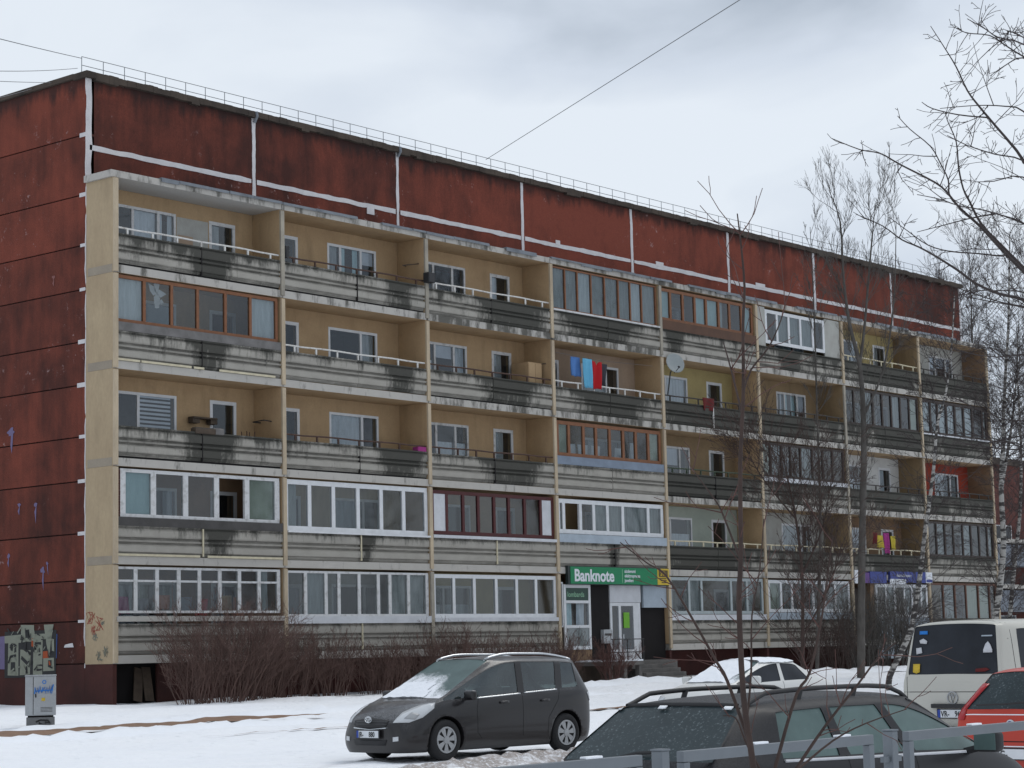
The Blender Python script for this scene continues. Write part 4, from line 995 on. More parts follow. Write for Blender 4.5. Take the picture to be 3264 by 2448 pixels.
def line(bvh, pts, d, r, name, mat, parent, n=14, sink=0.4):
    d = Vector(d).normalized(); path = []
    for a, b_ in zip(pts[:-1], pts[1:]):
        for k in range(n):
            p = Vector(a).lerp(Vector(b_), k / n); h, nn, i, l = bvh.ray_cast(p - d * 0.7, d)
            if h is not None: path.append(h + d * r * sink)
    h, nn, i, l = bvh.ray_cast(Vector(pts[-1]) - d * 0.7, d)
    if h is not None: path.append(h + d * r * sink)
    if len(path) < 2: return None
    mb = MB(); mb.tube(path, r, 6); return mb.build(name, mat, parent, smooth=True)
def wheel(parent, x, y, r, w, spokes, side, rim_mat='rim_silver'):
    o = empty('wheel', (x, y, r)); o.parent = parent; ax = (0, side, 0)
    mb = MB(); rr_ = r * 0.66
    mb.lathe([(rr_, -w / 2), (r * 0.93, -w / 2), (r * 0.99, -w / 2 + 0.02), (r, -w / 4), (r, w / 4), (r * 0.99, w / 2 - 0.02), (r * 0.93, w / 2), (r * 0.80, w / 2 + 0.006), (rr_, w / 2 - 0.004), (rr_, -w / 2)], (0, 0, 0), ax, 40)
    mb.build('tyre', 'tyre', o, smooth=True)
    mb = MB(); mb.lathe([(rr_, w / 2 - 0.012), (rr_ * 0.98, w / 2 + 0.004), (rr_ * 0.86, w / 2 + 0.002), (rr_ * 0.84, w / 2 - 0.02)], (0, 0, 0), ax, 40, 0)
    mb.lathe([(rr_ * 0.86, w / 2 - 0.03), (0.001, w / 2 - 0.03)], (0, 0, 0), ax, 40, 1)
    mb.lathe([(rr_ * 0.30, w / 2 - 0.02), (rr_ * 0.28, w / 2 + 0.004), (0.001, w / 2 + 0.008)], (0, 0, 0), ax, 20, 0)
    for k in range(spokes):
        an = 2 * math.pi * (k + 0.3) / spokes; ca, sa = math.cos(an), math.sin(an); hw0, hw1 = rr_ * 0.10, rr_ * 1.75 / spokes
        q = []
        for (rad, hw) in ((rr_ * 0.24, -hw0), (rr_ * 0.24, hw0), (rr_ * 0.9, hw1), (rr_ * 0.9, -hw1)):
            px, pz = rad * ca - hw * sa, rad * sa + hw * ca; q.append((px, side * (w / 2 - 0.004), pz))
        mb.poly(q if side < 0 else q[::-1], 0)
    mb.build('rim', [rim_mat, 'black_plastic'], o)
    return o
def plate(parent, loc, rot, left, right):
    o = empty('number_plate', loc); o.parent = parent; o.rotation_euler = rot
    boxo('plate_holder', 'black_plastic', o, -0.28, 0.28, 0.0, 0.02, -0.07, 0.07); boxo('plate_face', 'plate_white', o, -0.262, 0.262, -0.006, -0.001, -0.056, 0.056); boxo('country_band', 'plate_blue', o, -0.262, -0.215, -0.009, -0.0065, -0.056, 0.056)
    text_obj('characters', left, 0.115, 'ink_black', o, (-0.205, -0.009, -0.041), (math.pi / 2, 0, 0), 0.001, 0.002, sx=0.82)
    if right: text_obj('characters', right, 0.115, 'ink_black', o, (0.035, -0.009, -0.041), (math.pi / 2, 0, 0), 0.001, 0.002, sx=0.82)
def make_car(name, label, cols, side_win, ws, rw_, paint, glass, loc, rz, wheels, wr, yw, ws_mat=None, rear_mat=None, trim_rows=1, spokes=7, seats=True, black_pillars=True):
    root = empty(name, loc, rz); tag(root, label, 'van' if name == 'van' else 'car', 'vehicles parked on the snow')
    def cellmat(c, j):
        if c >= 0 and j == 5 and any(a <= c < b_ for a, b_ in side_win): return 1
        if c >= 0 and j >= 7 and ws[0] <= c < ws[1]: return 2
        if c >= 0 and j >= 7 and rw_[0] <= c < rw_[1]: return 3
        if j <= 0: return 4
        if black_pillars and c >= 0 and j == 5 and side_win[0][0] <= c < side_win[-1][1]: return 5
        return 0
    me = body_mesh(cols, cellmat, [paint, glass, ws_mat or glass, rear_mat or glass, 'black_plastic', 'black_plastic'], wheels, wr, yw)
    bm = bmesh.new(); bm.from_mesh(me); bvh = BVHTree.FromBMesh(bm); bm.free()
    bo = link('body', sub_mesh(me, lambda f: f.material_index in (0, 4, 5), 'body', [paint, glass, glass, glass, 'black_plastic', 'black_plastic']), root)
    wins = {}
    for idx, nm, mt in ((1, 'side_window', glass), (2, 'windscreen', ws_mat or glass), (3, 'rear_window', rear_mat or glass)):
        sm = sub_mesh(me, lambda f: f.material_index == idx, nm, mt, 0.008)
        for p in sm.polygons: p.material_index = 0
        if len(sm.polygons) == 0: continue
        wins[nm] = [link(nm, m2, root) for m2 in islands(sm, nm)]
    for x in wheels:
        for s in (-1, 1): wheel(root, x, s * (yw - 0.10), wr, 0.19, spokes, s)
    if seats:
        for x in (wheels[1] - 1.35, wheels[0] + 0.55):
            for s in (-0.38, 0.38):
                mb = MB(); mb.box(x - 0.06, x + 0.08, s - 0.24, s + 0.24, 0.5, 1.12); mb.box(x - 0.03, x + 0.06, s - 0.13, s + 0.13, 1.14, 1.34)
                so = mb.build('seat', 'seat_cloth', root); md = so.modifiers.new('b', 'BEVEL'); md.width = 0.04; md.segments = 2
    return root, bvh, wins, me
def mirror(root, x, y, z, s, mat, fwd=1):
    mb = MB(); mb.box(x - .05, x + .07, y - .115, y + .115, z - .08, z + .085); o = mb.build('door_mirror', mat, root)
    md = o.modifiers.new('b', 'BEVEL'); md.width = .045; md.segments = 4
    mb = MB(); mb.box(x - .056, x - .051, y - .095, y + .095, z - .062, z + .066); g = mb.build('mirror_glass', 'frost_side', o); md = g.modifiers.new('b', 'BEVEL'); md.width = .002
    mb = MB(); mb.tube([(x + .01, y - s * 0.09, z - 0.05), (x + .01, y - s * 0.22, z - 0.08)], 0.03, 6); mb.build('mirror_arm', 'black_plastic', o)
    return o
def snow_patch(me, idx, parent, mask, thick, name='snow', cuts=2):
    bm = bmesh.new(); bm.from_mesh(me)
    bmesh.ops.delete(bm, geom=[f for f in bm.faces if f.material_index not in idx], context='FACES')
    bmesh.ops.subdivide_edges(bm, edges=bm.edges[:], cuts=cuts, use_grid_fill=True)
    bm.normal_update(); mk = {v: mask(v.co) for v in bm.verts}
    for v in bm.verts: v.co = v.co + v.normal * (max(0.0, min(1.0, mk[v] * 4)) * thick * (0.8 + 0.5 * noise.noise(v.co * 9)) + 0.001)
    bmesh.ops.delete(bm, geom=[f for f in bm.faces if min(mk[v] for v in f.verts) <= 0], context='FACES')
    for f in bm.faces: f.smooth = True; f.material_index = 0
    out = bpy.data.meshes.new(name); bm.to_mesh(out); bm.free(); out.materials.clear(); out.materials.append(MATS['snow'])
    return link(name, out, parent)

# --- dark grey people carrier with snow on its windscreen
cols = [col(-.76, .98, 1.02, .70, hood=True, zu=.20), col(-.66, 1.07, 1.57, .84, xt=-.50, wt=.60, zu=.16), col(-.34, 1.08, 1.60, .885, xt=-.34, wt=.66, zu=.14), col(.06, 1.07, 1.62, .895, xt=-.02, wt=.68, zu=.14), col(.20, 1.065, 1.625, .895, xt=.10, wt=.68, zu=.14),
        col(.98, 1.03, 1.64, .90, xt=.96, wt=.69, zu=.14), col(1.10, 1.025, 1.64, .90, xt=1.07, wt=.69, zu=.14), col(1.95, .99, 1.615, .90, xt=1.60, wt=.67, zu=.14), col(2.78, .95, .99, .895, hood=True, wb=.83, zu=.14), col(3.15, .86, .935, .885, hood=True, wb=.80, zu=.14), col(3.50, .70, .80, .82, hood=True, wb=.70, zu=.14), col(3.66, .56, .62, .66, hood=True, wb=.56, zu=.15)]
T, bv, wn, tme = make_car('people_carrier', 'dark grey people carrier with snow on its windscreen, parked facing left', cols, [(2, 3), (4, 5), (6, 8)], (7, 8), (0, 1), 'paint_grey', 'car_glass', (-9.9, -23.5, -.03), math.radians(175), (0, 2.78), .325, .875, ws_mat='screen_snow')
snow_patch(tme, (2,), T, lambda p: 0.95 * (1.22 - p.z) + 0.22 * noise.noise(p * 2.1) + 0.10 * noise.noise(p * 9) - 0.02 - 0.75 * max(0, p.y - .10) - .3 * max(0, -p.y - .45), 0.022)
for s in (-1, 1):
    patch(bv, [(3.56, s * .47, .62), (3.46, s * .56, .79), (3.22, s * .70, .90), (3.0, s * .82, .93), (3.05, s * .86, .84), (3.25, s * .82, .70), (3.42, s * .70, .62)], (-.8, -s * .6, -.1), .006, 'headlight', 'lamp_clear', T)
    patch(bv, [(3.40, s * .58, .68), (3.33, s * .66, .78), (3.22, s * .74, .74), (3.30, s * .72, .66)], (-.8, -s * .6, -.1), .012, 'headlight_lens', 'rim_silver', T)
    patch(bv, [(3.6, s * .52, .40), (3.55, s * .62, .41), (3.55, s * .62, .34), (3.6, s * .52, .33)], (-1, -s * .25, 0), .006, 'fog_lamp', 'lamp_clear', T)
    patch(bv, [(-.6, s * .86, .98), (-.72, s * .74, 1.03), (-.75, s * .70, .86), (-.66, s * .84, .84)], (.55, -s * .83, 0), .008, 'tail_lamp', 'lamp_clear', T)
    mirror(T, 2.35, s * 1.0, 1.02, s, 'paint_grey')
    for x in (.42, 1.38): patch(bv, [(x, s * .9, .905), (x + .2, s * .9, .90), (x + .2, s * .9, .865), (x, s * .9, .87)], (0, -s, 0), .02, 'door_handle', 'paint_grey', T)
    line(bv, [(2.02, s * .9, 1.02), (2.10, s * .9, .80), (2.10, s * .9, .42), (2.0, s * .9, .32)], (0, -s, 0), .006, 'door_seam', 'seam_black', T)
    line(bv, [(1.04, s * .9, 1.03), (1.06, s * .9, .40), (1.04, s * .9, .32)], (0, -s, 0), .006, 'door_seam', 'seam_black', T)
    line(bv, [(.13, s * .9, 1.07), (.20, s * .9, .88), (.32, s * .9, .74), (.44, s * .9, .60), (.46, s * .9, .34)], (0, -s, 0), .006, 'door_seam', 'seam_black', T)
    line(bv, [(.2, s * .9, 1.055), (1.0, s * .9, 1.02)], (0, -s, 0), .014, 'window_trim', 'chrome', T, sink=-.2); line(bv, [(1.08, s * .9, 1.012), (2.1, s * .9, .965)], (0, -s, 0), .014, 'window_trim', 'chrome', T, sink=-.2)
    mb = MB(); pts = []
    for k in range(17):
        x = -.42 + 2.05 * k / 16; h, n_, i_, l_ = bv.ray_cast(Vector((x, s * .56, 3)), Vector((0, 0, -1)))
        pts.append((x, s * .575, h.z + 0.055 * min(1, 3 * k / 16, 5 * (16 - k) / 16 + .1) + .005))
    mb.tube(pts, .022, 8); mb.build('roof_rail', 'chrome', T, smooth=True)
gr = patch(bv, [(3.7, -.42, .66), (3.7, 0, .70), (3.7, .42, .66), (3.7, .36, .545), (3.7, 0, .525), (3.7, -.36, .545)], (-1, 0, 0), .006, 'grille', 'black_plastic', T)
for z in (.60, .64): line(bv, [(3.7, -.40, z), (3.7, .40, z)], (-1, 0, 0), .008, 'grille_bar', 'paint_grey', T, sink=-.6)
line(bv, [(3.7, -.40, .545), (3.7, 0, .515), (3.7, .40, .545)], (-1, 0, 0), .012, 'grille_bar', 'chrome', T, sink=-.6)
patch(bv, [(3.7, -.40, .36), (3.7, .40, .36), (3.7, .36, .27), (3.7, -.36, .27)], (-1, 0, 0), .006, 'lower_grille', 'black_plastic', T)
mb = MB()
for a_, b_ in ((.075, .05), (.027, .046), (.060, .018)):
    mb.tube([(3.665, a_ * math.cos(k * math.pi / 10), .675 + (.014 if a_ == .06 else 0) + b_ * math.sin(k * math.pi / 10)) for k in range(21)], .007, 5)
em = mb.build('emblem', 'chrome', T); em.location.x = 0.02
plate(T, (3.70, 0, .445), (0, 0, math.pi / 2), 'JR-', '880')

# --- dark estate car close behind the fence, windows frosted
cols = [col(-.98, .84, .87, .70, hood=True, zu=.30), col(-.90, .95, .985, .80, hood=True, zu=.26, wb=.76, wt=.70), col(-.52, .965, 1.37, .83, xt=-.36, wt=.58, zu=.24), col(-.22, .965, 1.395, .845, xt=-.10, wt=.60), col(.50, .955, 1.41, .85, xt=.46, wt=.61), col(.60, .953, 1.41, .85, xt=.54, wt=.61),
        col(1.38, .94, 1.41, .85, xt=1.16, wt=.61), col(1.48, .94, 1.41, .85, xt=1.25, wt=.61), col(2.05, .92, 1.385, .85, xt=1.72, wt=.59), col(2.60, .90, .94, .845, hood=True, wb=.78), col(3.1, .80, .86, .83, hood=True, wb=.75), col(3.42, .66, .73, .76, hood=True, wb=.66), col(3.52, .55, .6, .64, hood=True, wb=.55)]
Wg, bw, wn, wme = make_car('estate_car', 'dark estate car with frosted windows and roof rails just behind the metal fence', cols, [(3, 4), (5, 6), (7, 9)], (8, 9), (1, 2), 'paint_charcoal', 'frost_side', (-25.15, -37.95, -.09), math.radians(-3), (0, 2.62), .31, .83, rear_mat='frost_teal', seats=False)
for s in (-1, 1):
    mirror(Wg, 2.22, s * .98, .98, s, 'black_plastic')
    mb = MB(); pts = []
    for k in range(25):
        x = -.32 + 2.1 * k / 24; h, n_, i_, l_ = bw.ray_cast(Vector((max(x, -.28), s * .53, 3)), Vector((0, 0, -1)))
        pts.append((x, s * .535, h.z + 0.066 * min(1, 8 * k / 24 + .02, 8 * (24 - k) / 24 + .02)))
    mb.tube(pts, .018, 8); rl = mb.build('roof_rail', 'black_plastic', Wg, smooth=True)
    for k in (8, 16): mb = MB(); x_, y_, z_ = pts[k]; mb.tube([(x_ - .05, y_, z_ - .095), (x_, y_, z_)], .022, 6); mb.build('rail_foot', 'black_plastic', rl)
    line(bw, [(.56, s * .9, .955), (.56, s * .9, .40)], (0, -s, 0), .005, 'door_seam', 'seam_black', Wg); line(bw, [(1.44, s * .9, .94), (1.48, s * .9, .35)], (0, -s, 0), .005, 'door_seam', 'seam_black', Wg)
    line(bw, [(-.2, s * .9, .955), (2.3, s * .9, .90)], (0, -s, 0), .012, 'window_trim', 'board_white', Wg, sink=-.1)
    line(bw, [(2.42, s * .62, .93), (2.05, s * .6, 1.2), (1.75, s * .57, 1.37)], (-.6, 0, -.8), .012, 'screen_trim', 'black_plastic', Wg)
    patch(bw, [(-.93, s * .78, .86), (-.96, s * .55, .87), (-.98, s * .55, .70), (-.95, s * .78, .70)], (.8, -s * .6, 0), .008, 'tail_lamp', 'lamp_red', Wg)
line(bw, [(-.40, -.5, 1.36), (-.40, .5, 1.36)], (1, 0, -.3), .02, 'spoiler_lip', 'black_plastic', Wg)
for y in (-.50, .08, .52): patch(bw, [(-.44, y, 1.355), (-.44, y + .07, 1.355), (-.45, y + .07, 1.33), (-.45, y, 1.33)], (1, 0, -.3), .014, 'snow', 'snow', Wg, 1)
mb = MB(); mb.tube([(-.93, .20, .985), (-.86, .0, 1.03), (-.85, -.18, 1.04)], .014, 6); mb.build('wiper', 'black_plastic', Wg)

# --- white saloon half hidden by the estate car, snow on windscreen and roof
cols = [col(-1.02, .78, .84, .66, hood=True, zu=.28), col(-.92, .88, .93, .78, hood=True, wb=.74, zu=.25), col(-.38, .93, .965, .83, hood=True, wb=.79), col(.05, .935, 1.36, .845, xt=.34, wt=.57), col(.40, .935, 1.39, .85, xt=.48, wt=.59), col(.92, .925, 1.405, .85, xt=.90, wt=.60), col(1.02, .925, 1.405, .85, xt=.98, wt=.60),
        col(1.75, .905, 1.375, .85, xt=1.45, wt=.58), col(2.42, .885, .925, .845, hood=True, wb=.78), col(3.0, .78, .85, .83, hood=True, wb=.75), col(3.35, .66, .72, .76, hood=True, wb=.66), col(3.46, .54, .6, .62, hood=True, wb=.54)]
Sd, bs, wn, sme = make_car('saloon_car', 'white saloon car with snow on windscreen and roof, half hidden behind the estate car', cols, [(3, 5), (6, 8)], (7, 8), (2, 3), 'paint_white', 'frost_dark', (1.1, -21.55, .0), math.radians(174), (0, 2.6), .30, .82, ws_mat='screen_snow_low', seats=False)
snow_patch(sme, (2,), Sd, lambda p: 0.35 + 0.3 * noise.noise(p * 2.5) - 1.0 * max(0, p.y - .15), 0.03)
snow_patch(sme, (0,), Sd, lambda p: (0.4 if p.z > 1.3 else -1) + 0.2 * noise.noise(p * 3), 0.035, cuts=1)
for s in (-1, 1):
    mirror(Sd, 2.05, s * .96, .97, s, 'paint_white')
    for x in (.2, 1.1): patch(bs, [(x, s * .9, .80), (x + .18, s * .9, .80), (x + .18, s * .9, .77), (x, s * .9, .77)], (0, -s, 0), .016, 'door_handle', 'paint_white', Sd)
    line(bs, [(.97, s * .9, .92), (.98, s * .9, .35)], (0, -s, 0), .006, 'door_seam', 'seam_black', Sd); line(bs, [(1.98, s * .9, .9), (1.98, s * .9, .35)], (0, -s, 0), .006, 'door_seam', 'seam_black', Sd)
    patch(bs, [(3.40, s * .40, .66), (3.34, s * .66, .68), (3.30, s * .70, .60), (3.42, s * .42, .57)], (-1, -s * .3, 0), .006, 'headlight', 'lamp_clear', Sd); patch(bs, [(-1., s * .4, .82), (-.94, s * .74, .82), (-.95, s * .74, .66), (-1., s * .4, .66)], (1, -s * .3, 0), .006, 'tail_lamp', 'lamp_red', Sd)

# --- white van seen from the rear
cols = [col(-.97, 1.05, 1.08, .80, hood=True, zu=.34, wb=.80, wt=.74), col(-.955, 1.15, 1.175, .88, hood=True, zu=.30, wb=.865, wt=.79), col(-.93, 1.16, 1.92, .905, xt=-.84, wt=.735, zw=1.82), col(-.72, 1.16, 1.955, .915, xt=-.70, wt=.75, zw=1.83), col(-.50, 1.155, 1.96, .92, wt=.75, zw=1.83), col(.55, 1.15, 1.965, .92, wt=.755, zw=1.83), col(.68, 1.15, 1.965, .92, wt=.755, zw=1.83), col(1.75, 1.14, 1.965, .92, wt=.755, zw=1.83), col(1.88, 1.14, 1.96, .92, wt=.755, zw=1.83),
        col(2.55, 1.10, 1.92, .92, xt=2.30, wt=.72, zw=1.8), col(3.15, 1.06, 1.10, .91, hood=True, wb=.84), col(3.55, .92, .98, .88, hood=True, wb=.8), col(3.74, .72, .8, .78, hood=True, wb=.7)]
V, bvn, wn, vme = make_car('van', 'dirty white van with dark stickered rear window at the right edge', cols, [(4, 5), (6, 7), (8, 10)], (9, 10), (1, 2), 'paint_van', 'frost_dark', (-9.71, -32.19, 0.02), math.radians(-7), (0, 2.92), .325, .90, rear_mat='frost_dark', seats=False)
for s in (-1, 1):
    patch(bvn, [(-1, s * .72, .78), (-1, s * .88, .78), (-1, s * .88, .56), (-1, s * .72, .56)], (1, -s * .25, 0), .008, 'tail_lamp', 'lamp_red', V)
    mirror(V, 2.5, s * 1.06, 1.2, s, 'black_plastic')
line(bvn, [(-1, -.86, .93), (-1, .86, .93)], (1, 0, 0), .006, 'crease', 'seam_black', V); line(bvn, [(-1, .80, 1.15), (-1, .80, .45)], (1, 0, 0), .006, 'door_seam', 'seam_black', V); line(bvn, [(-1, -.80, 1.15), (-1, -.80, .45)], (1, 0, 0), .006, 'door_seam', 'seam_black', V)
line(bvn, [(-.62, -1, 1.9), (-.62, -1, .4)], (0, 1, 0), .006, 'door_seam', 'seam_black', V); line(bvn, [(-.70, -.8, 1.95), (-.70, .8, 1.95)], (0, 0, -1), .006, 'roof_seam', 'seam_black', V)
mb = MB(); mb.tube([(-.995, .085 * math.cos(k * math.pi / 12), .845 + .085 * math.sin(k * math.pi / 12)) for k in range(25)], .010, 6)
for q in ([(-.05, .065), (0, -.07), (.05, .065)], [(-.03, .0), (.0, .06), (.03, .0)]): mb.tube([(-.995, a_, .845 + b_) for a_, b_ in q], .009, 5)
em = mb.build('emblem', 'rim_silver', V)
h, n_, i_, l_ = bvn.ray_cast(Vector((-3, 0, .845)), Vector((1, 0, 0))); em.location.x = h.x - (-.995) - .012
h, n_, i_, l_ = bvn.ray_cast(Vector((-3, 0, .66)), Vector((1, 0, 0)))
boxo('plate_light_bar', 'black_plastic', V, h.x - .05, h.x + .02, -.32, .36, .70, .76, .01); plate(V, (h.x - .015, .0, .62), (0, 0, -math.pi / 2), 'VR-', '965')
boxo('bumper', 'black_plastic', V, -1.10, -.96, -.86, .86, .30, .44, .03)
def sticker(pts, mat, nm='sticker'): patch(bvn, [(-1.05, y, z) for y, z in pts], (1, 0, -.05), .008, nm, mat, V, 1)
sticker([(.60, 1.82), (.46, 1.82), (.46, 1.77), (.60, 1.77)], 'spray_blue'); sticker([(.60, 1.68), (.53, 1.71), (.46, 1.67), (.47, 1.63), (.58, 1.64)], 'board_white'); sticker([(.65, 1.57), (.56, 1.58), (.54, 1.50), (.64, 1.48)], 'board_white')
sticker([(.69, 1.34), (.57, 1.34), (.57, 1.22), (.63, 1.20), (.69, 1.22)], 'sign_yellow'); sticker([(-.55, 1.61), (-.59, 1.65), (-.63, 1.61), (-.67, 1.53), (-.67, 1.49), (-.52, 1.49), (-.52, 1.53)], 'board_white'); sticker([(-.40, 1.26), (-.58, 1.275), (-.64, 1.25), (-.56, 1.22), (-.40, 1.215)], 'cloth_maroon'); sticker([(-.48, 1.74), (-.66, 1.74), (-.66, 1.72), (-.48, 1.72)], 'board_light_blue')

# --- red hatchback, rear, at the right edge
cols = [col(-.62, .66, .70, .72, hood=True, zu=.28, wb=.72), col(-.60, .90, .93, .77, hood=True, zu=.26, wb=.74, wt=.64), col(-.46, .96, 1.365, .80, xt=-.18, wt=.545, zu=.24, zw=1.27), col(-.16, .955, 1.39, .815, xt=-.05, wt=.56), col(.15, .95, 1.405, .82, xt=.1, wt=.57), col(.95, .93, 1.42, .825, xt=.85, wt=.585), col(1.06, .93, 1.42, .825, xt=.95, wt=.585), col(1.75, .91, 1.39, .825, xt=1.35, wt=.57), col(2.32, .89, .93, .82, hood=True, wb=.76), col(2.75, .80, .86, .80, hood=True, wb=.72), col(3.0, .66, .72, .72, hood=True, wb=.62), col(3.08, .55, .6, .6, hood=True, wb=.52)]
Rd, brd, wn, rme = make_car('hatchback', 'red hatchback with frosted rear window, cut off by the right edge', cols, [(3, 5), (6, 8)], (7, 8), (1, 2), 'paint_red', 'frost_side', (-15.05, -35.58, -.05), math.radians(-7), (0, 2.46), .29, .80, rear_mat='frost_teal', seats=False)
for s in (-1, 1):
    patch(brd, [(-.30, s * .60, 1.22), (-.36, s * .50, 1.22), (-.58, s * .60, .92), (-.60, s * .64, .80), (-.52, s * .76, .80), (-.42, s * .72, 1.0)], (.75, -s * .6, -.1), .008, 'tail_lamp', 'lamp_red', Rd); mirror(Rd, 1.95, s * .93, .97, s, 'black_plastic')
mb = MB(); mb.tube([(-.66, .06, .985), (-.60, -.10, 1.0), (-.58, -.45, 1.02)], .014, 6); mb.tube([(-.665, .42, .975), (-.62, -.0, .99)], .012, 6); mb.build('wiper', 'black_plastic', Rd)
line(brd, [(-.7, .62, .885), (-.7, -.62, .885)], (1, 0, -.2), .007, 'snow', 'snow', Rd, sink=-.2); line(brd, [(-.7, .66, .52), (-.7, -.66, .52)], (1, 0, -.2), .008, 'snow', 'snow', Rd, sink=-.2)
line(brd, [(-.7, .70, .56), (-.7, -.70, .56)], (1, 0, 0), .007, 'bumper_seam', 'seam_black', Rd)
mb = MB(); mb.lathe([(0.062, 0), (.05, .008), (.001, .01)], (0, 0, 0), (-1, 0, 0), 24, 0); mb.lathe([(0.044, 0.012), (.001, .014)], (0, 0, 0), (-1, 0, 0), 24, 1); em = mb.build('emblem', ['board_white', 'sign_blue'], Rd)
h, n_, i_, l_ = brd.ray_cast(Vector((-3, 0, .75)), Vector((1, 0, 0))); em.location = (h.x - .004, 0, .75); boxo('emblem_bar', 'board_white', em, -.02, -.015, -.035, .035, -.008, .008)
h, n_, i_, l_ = brd.ray_cast(Vector((-3, 0, .42)), Vector((1, 0, 0))); plate(Rd, (h.x - .02, .0, .42), (0, 0, -math.pi / 2), 'KG-', '')

# ------------------------------------------------------------------ metal fence in the foreground
def fence_panel(x0, x1, label):
    F = empty('metal_fence', (x0, -41.2, 0)); tag(F, label, 'fence', 'galvanised fence panels'); w = x1 - x0
    for nm, a in (('top_rail', (0, w, -.02, .02, 1.15, 1.2)), ('bottom_rail', (0, w, -.02, .02, .2, .25)), ('upright', (0, .05, -.021, .021, .252, 1.148)), ('upright', (w - .05, w, -.021, .021, .252, 1.148))): boxo(nm, 'galvanised', F, *a, .004)
    for k in range(1, int(w / .13)):
        boxo('bar', 'galvanised', F, k * .13 - .008, k * .13 + .008, -.008, .008, .25, .62)
    boxo('middle_rail', 'galvanised', F, .05, w - .05, -.018, .018, .62, .66)
    for k in (0.35, 0.8): boxo('snow', 'snow', F, w * k, w * k + .12, -.018, .018, 1.2, 1.212, .004)
def fence_post(x, label):
    F = empty('fence_post', (x, -41.2, 0)); tag(F, label, 'post', 'galvanised fence posts'); boxo('shaft', 'galvanised', F, -.03, .03, -.03, .03, -.1, 1.21, .005); boxo('cap', 'galvanised', F, -.033, .033, -.033, .033, 1.21, 1.218); boxo('lug', 'galvanised', F, .03, .09, -.012, .012, 1.05, 1.08); boxo('lug', 'galvanised', F, -.09, -.03, -.012, .012, 1.05, 1.08)
fence_panel(-32.4, -30.38, 'grey metal fence panel at bottom centre, ending under the estate car rear window')
fence_panel(-30.07, -28.38, 'grey metal fence panel in front of the estate car side windows')
fence_panel(-28.02, -26.0, 'grey metal fence panel in front of the red hatchback')
fence_post(-30.22, 'short grey metal post between fence panels below the estate car rear window'); fence_post(-28.18, 'short grey metal post between fence panels beside the estate car mirror')

# ------------------------------------------------------------------ service cabinet with graffiti
gx, gy = -8.62, -8.15; gz0 = gh(gx, gy) - .03
Cb = empty('service_cabinet', (gx, gy, gz0), math.radians(-38)); tag(Cb, 'grey utility cabinet with blue graffiti tag standing in the snow', 'cabinet')
boxo('base', 'cabinet_base_grey', Cb, -.31, .31, -.17, .17, -.15, .26, .01); boxo('plinth_gap', 'dark_void', Cb, -.28, .28, -.15, .15, .26, .30); boxo('body', 'cabinet_grey', Cb, -.335, .335, -.19, .19, .30, 1.17, .012); boxo('lid', 'cabinet_grey', Cb, -.345, .345, -.20, .20, 1.17, 1.20, .008); boxo('lock', 'steel_dark', Cb, -.12, -.09, -.206, -.198, .70, .78); boxo('warning_label', 'sign_yellow', Cb, .02, .10, -.2005, -.198, .62, .69); [boxo('vent_slot', 'board_dark', Cb, .0, .26, -.2005, -.198, .38 + .03 * k, .39 + .03 * k) for k in range(4)]
dr = boxo('door', 'cabinet_grey', Cb, -.15, .325, -.198, -.189, .32, 1.15, .004); boxo('hinge_strip', 'board_dark', Cb, -.165, -.155, -.196, -.189, .32, 1.15)
mb = MB(); mb.lathe([(.045, 0), (.045, .004), (.028, .004), (.028, 0)], (.08, -.199, 1.04), (0, -1, 0), 20); mb.build('graffiti_ring', 'spray_blue', dr)
mb = MB(); zz = [(-.13, .78), (-.12, .93), (-.09, .80), (-.06, .92), (-.04, .79), (-.01, .95), (.02, .80), (.05, .92), (.04, .82), (.09, .93), (.11, .79), (.14, .92), (.16, .80), (.20, .95), (.21, .79), (.25, .97), (.24, .78), (.28, .98)]
mb.tube([(x, -.203, z) for x, z in zz], .013, 5); mb.tube([(-.13, -.203, .84), (.27, -.203, .86)], .011, 5); mb.build('graffiti_tag', 'spray_blue', dr)
mb = MB(); mb.tube([(x, -.178, z) for x, z in [(-.10, .16), (0, .20), (.16, .19), (.22, .13), (.1, .15), (.12, .08), (0, .12), (-.04, .07), (-.02, .15)]], .018, 5); mb.build('graffiti_tag', 'spray_black', Cb)

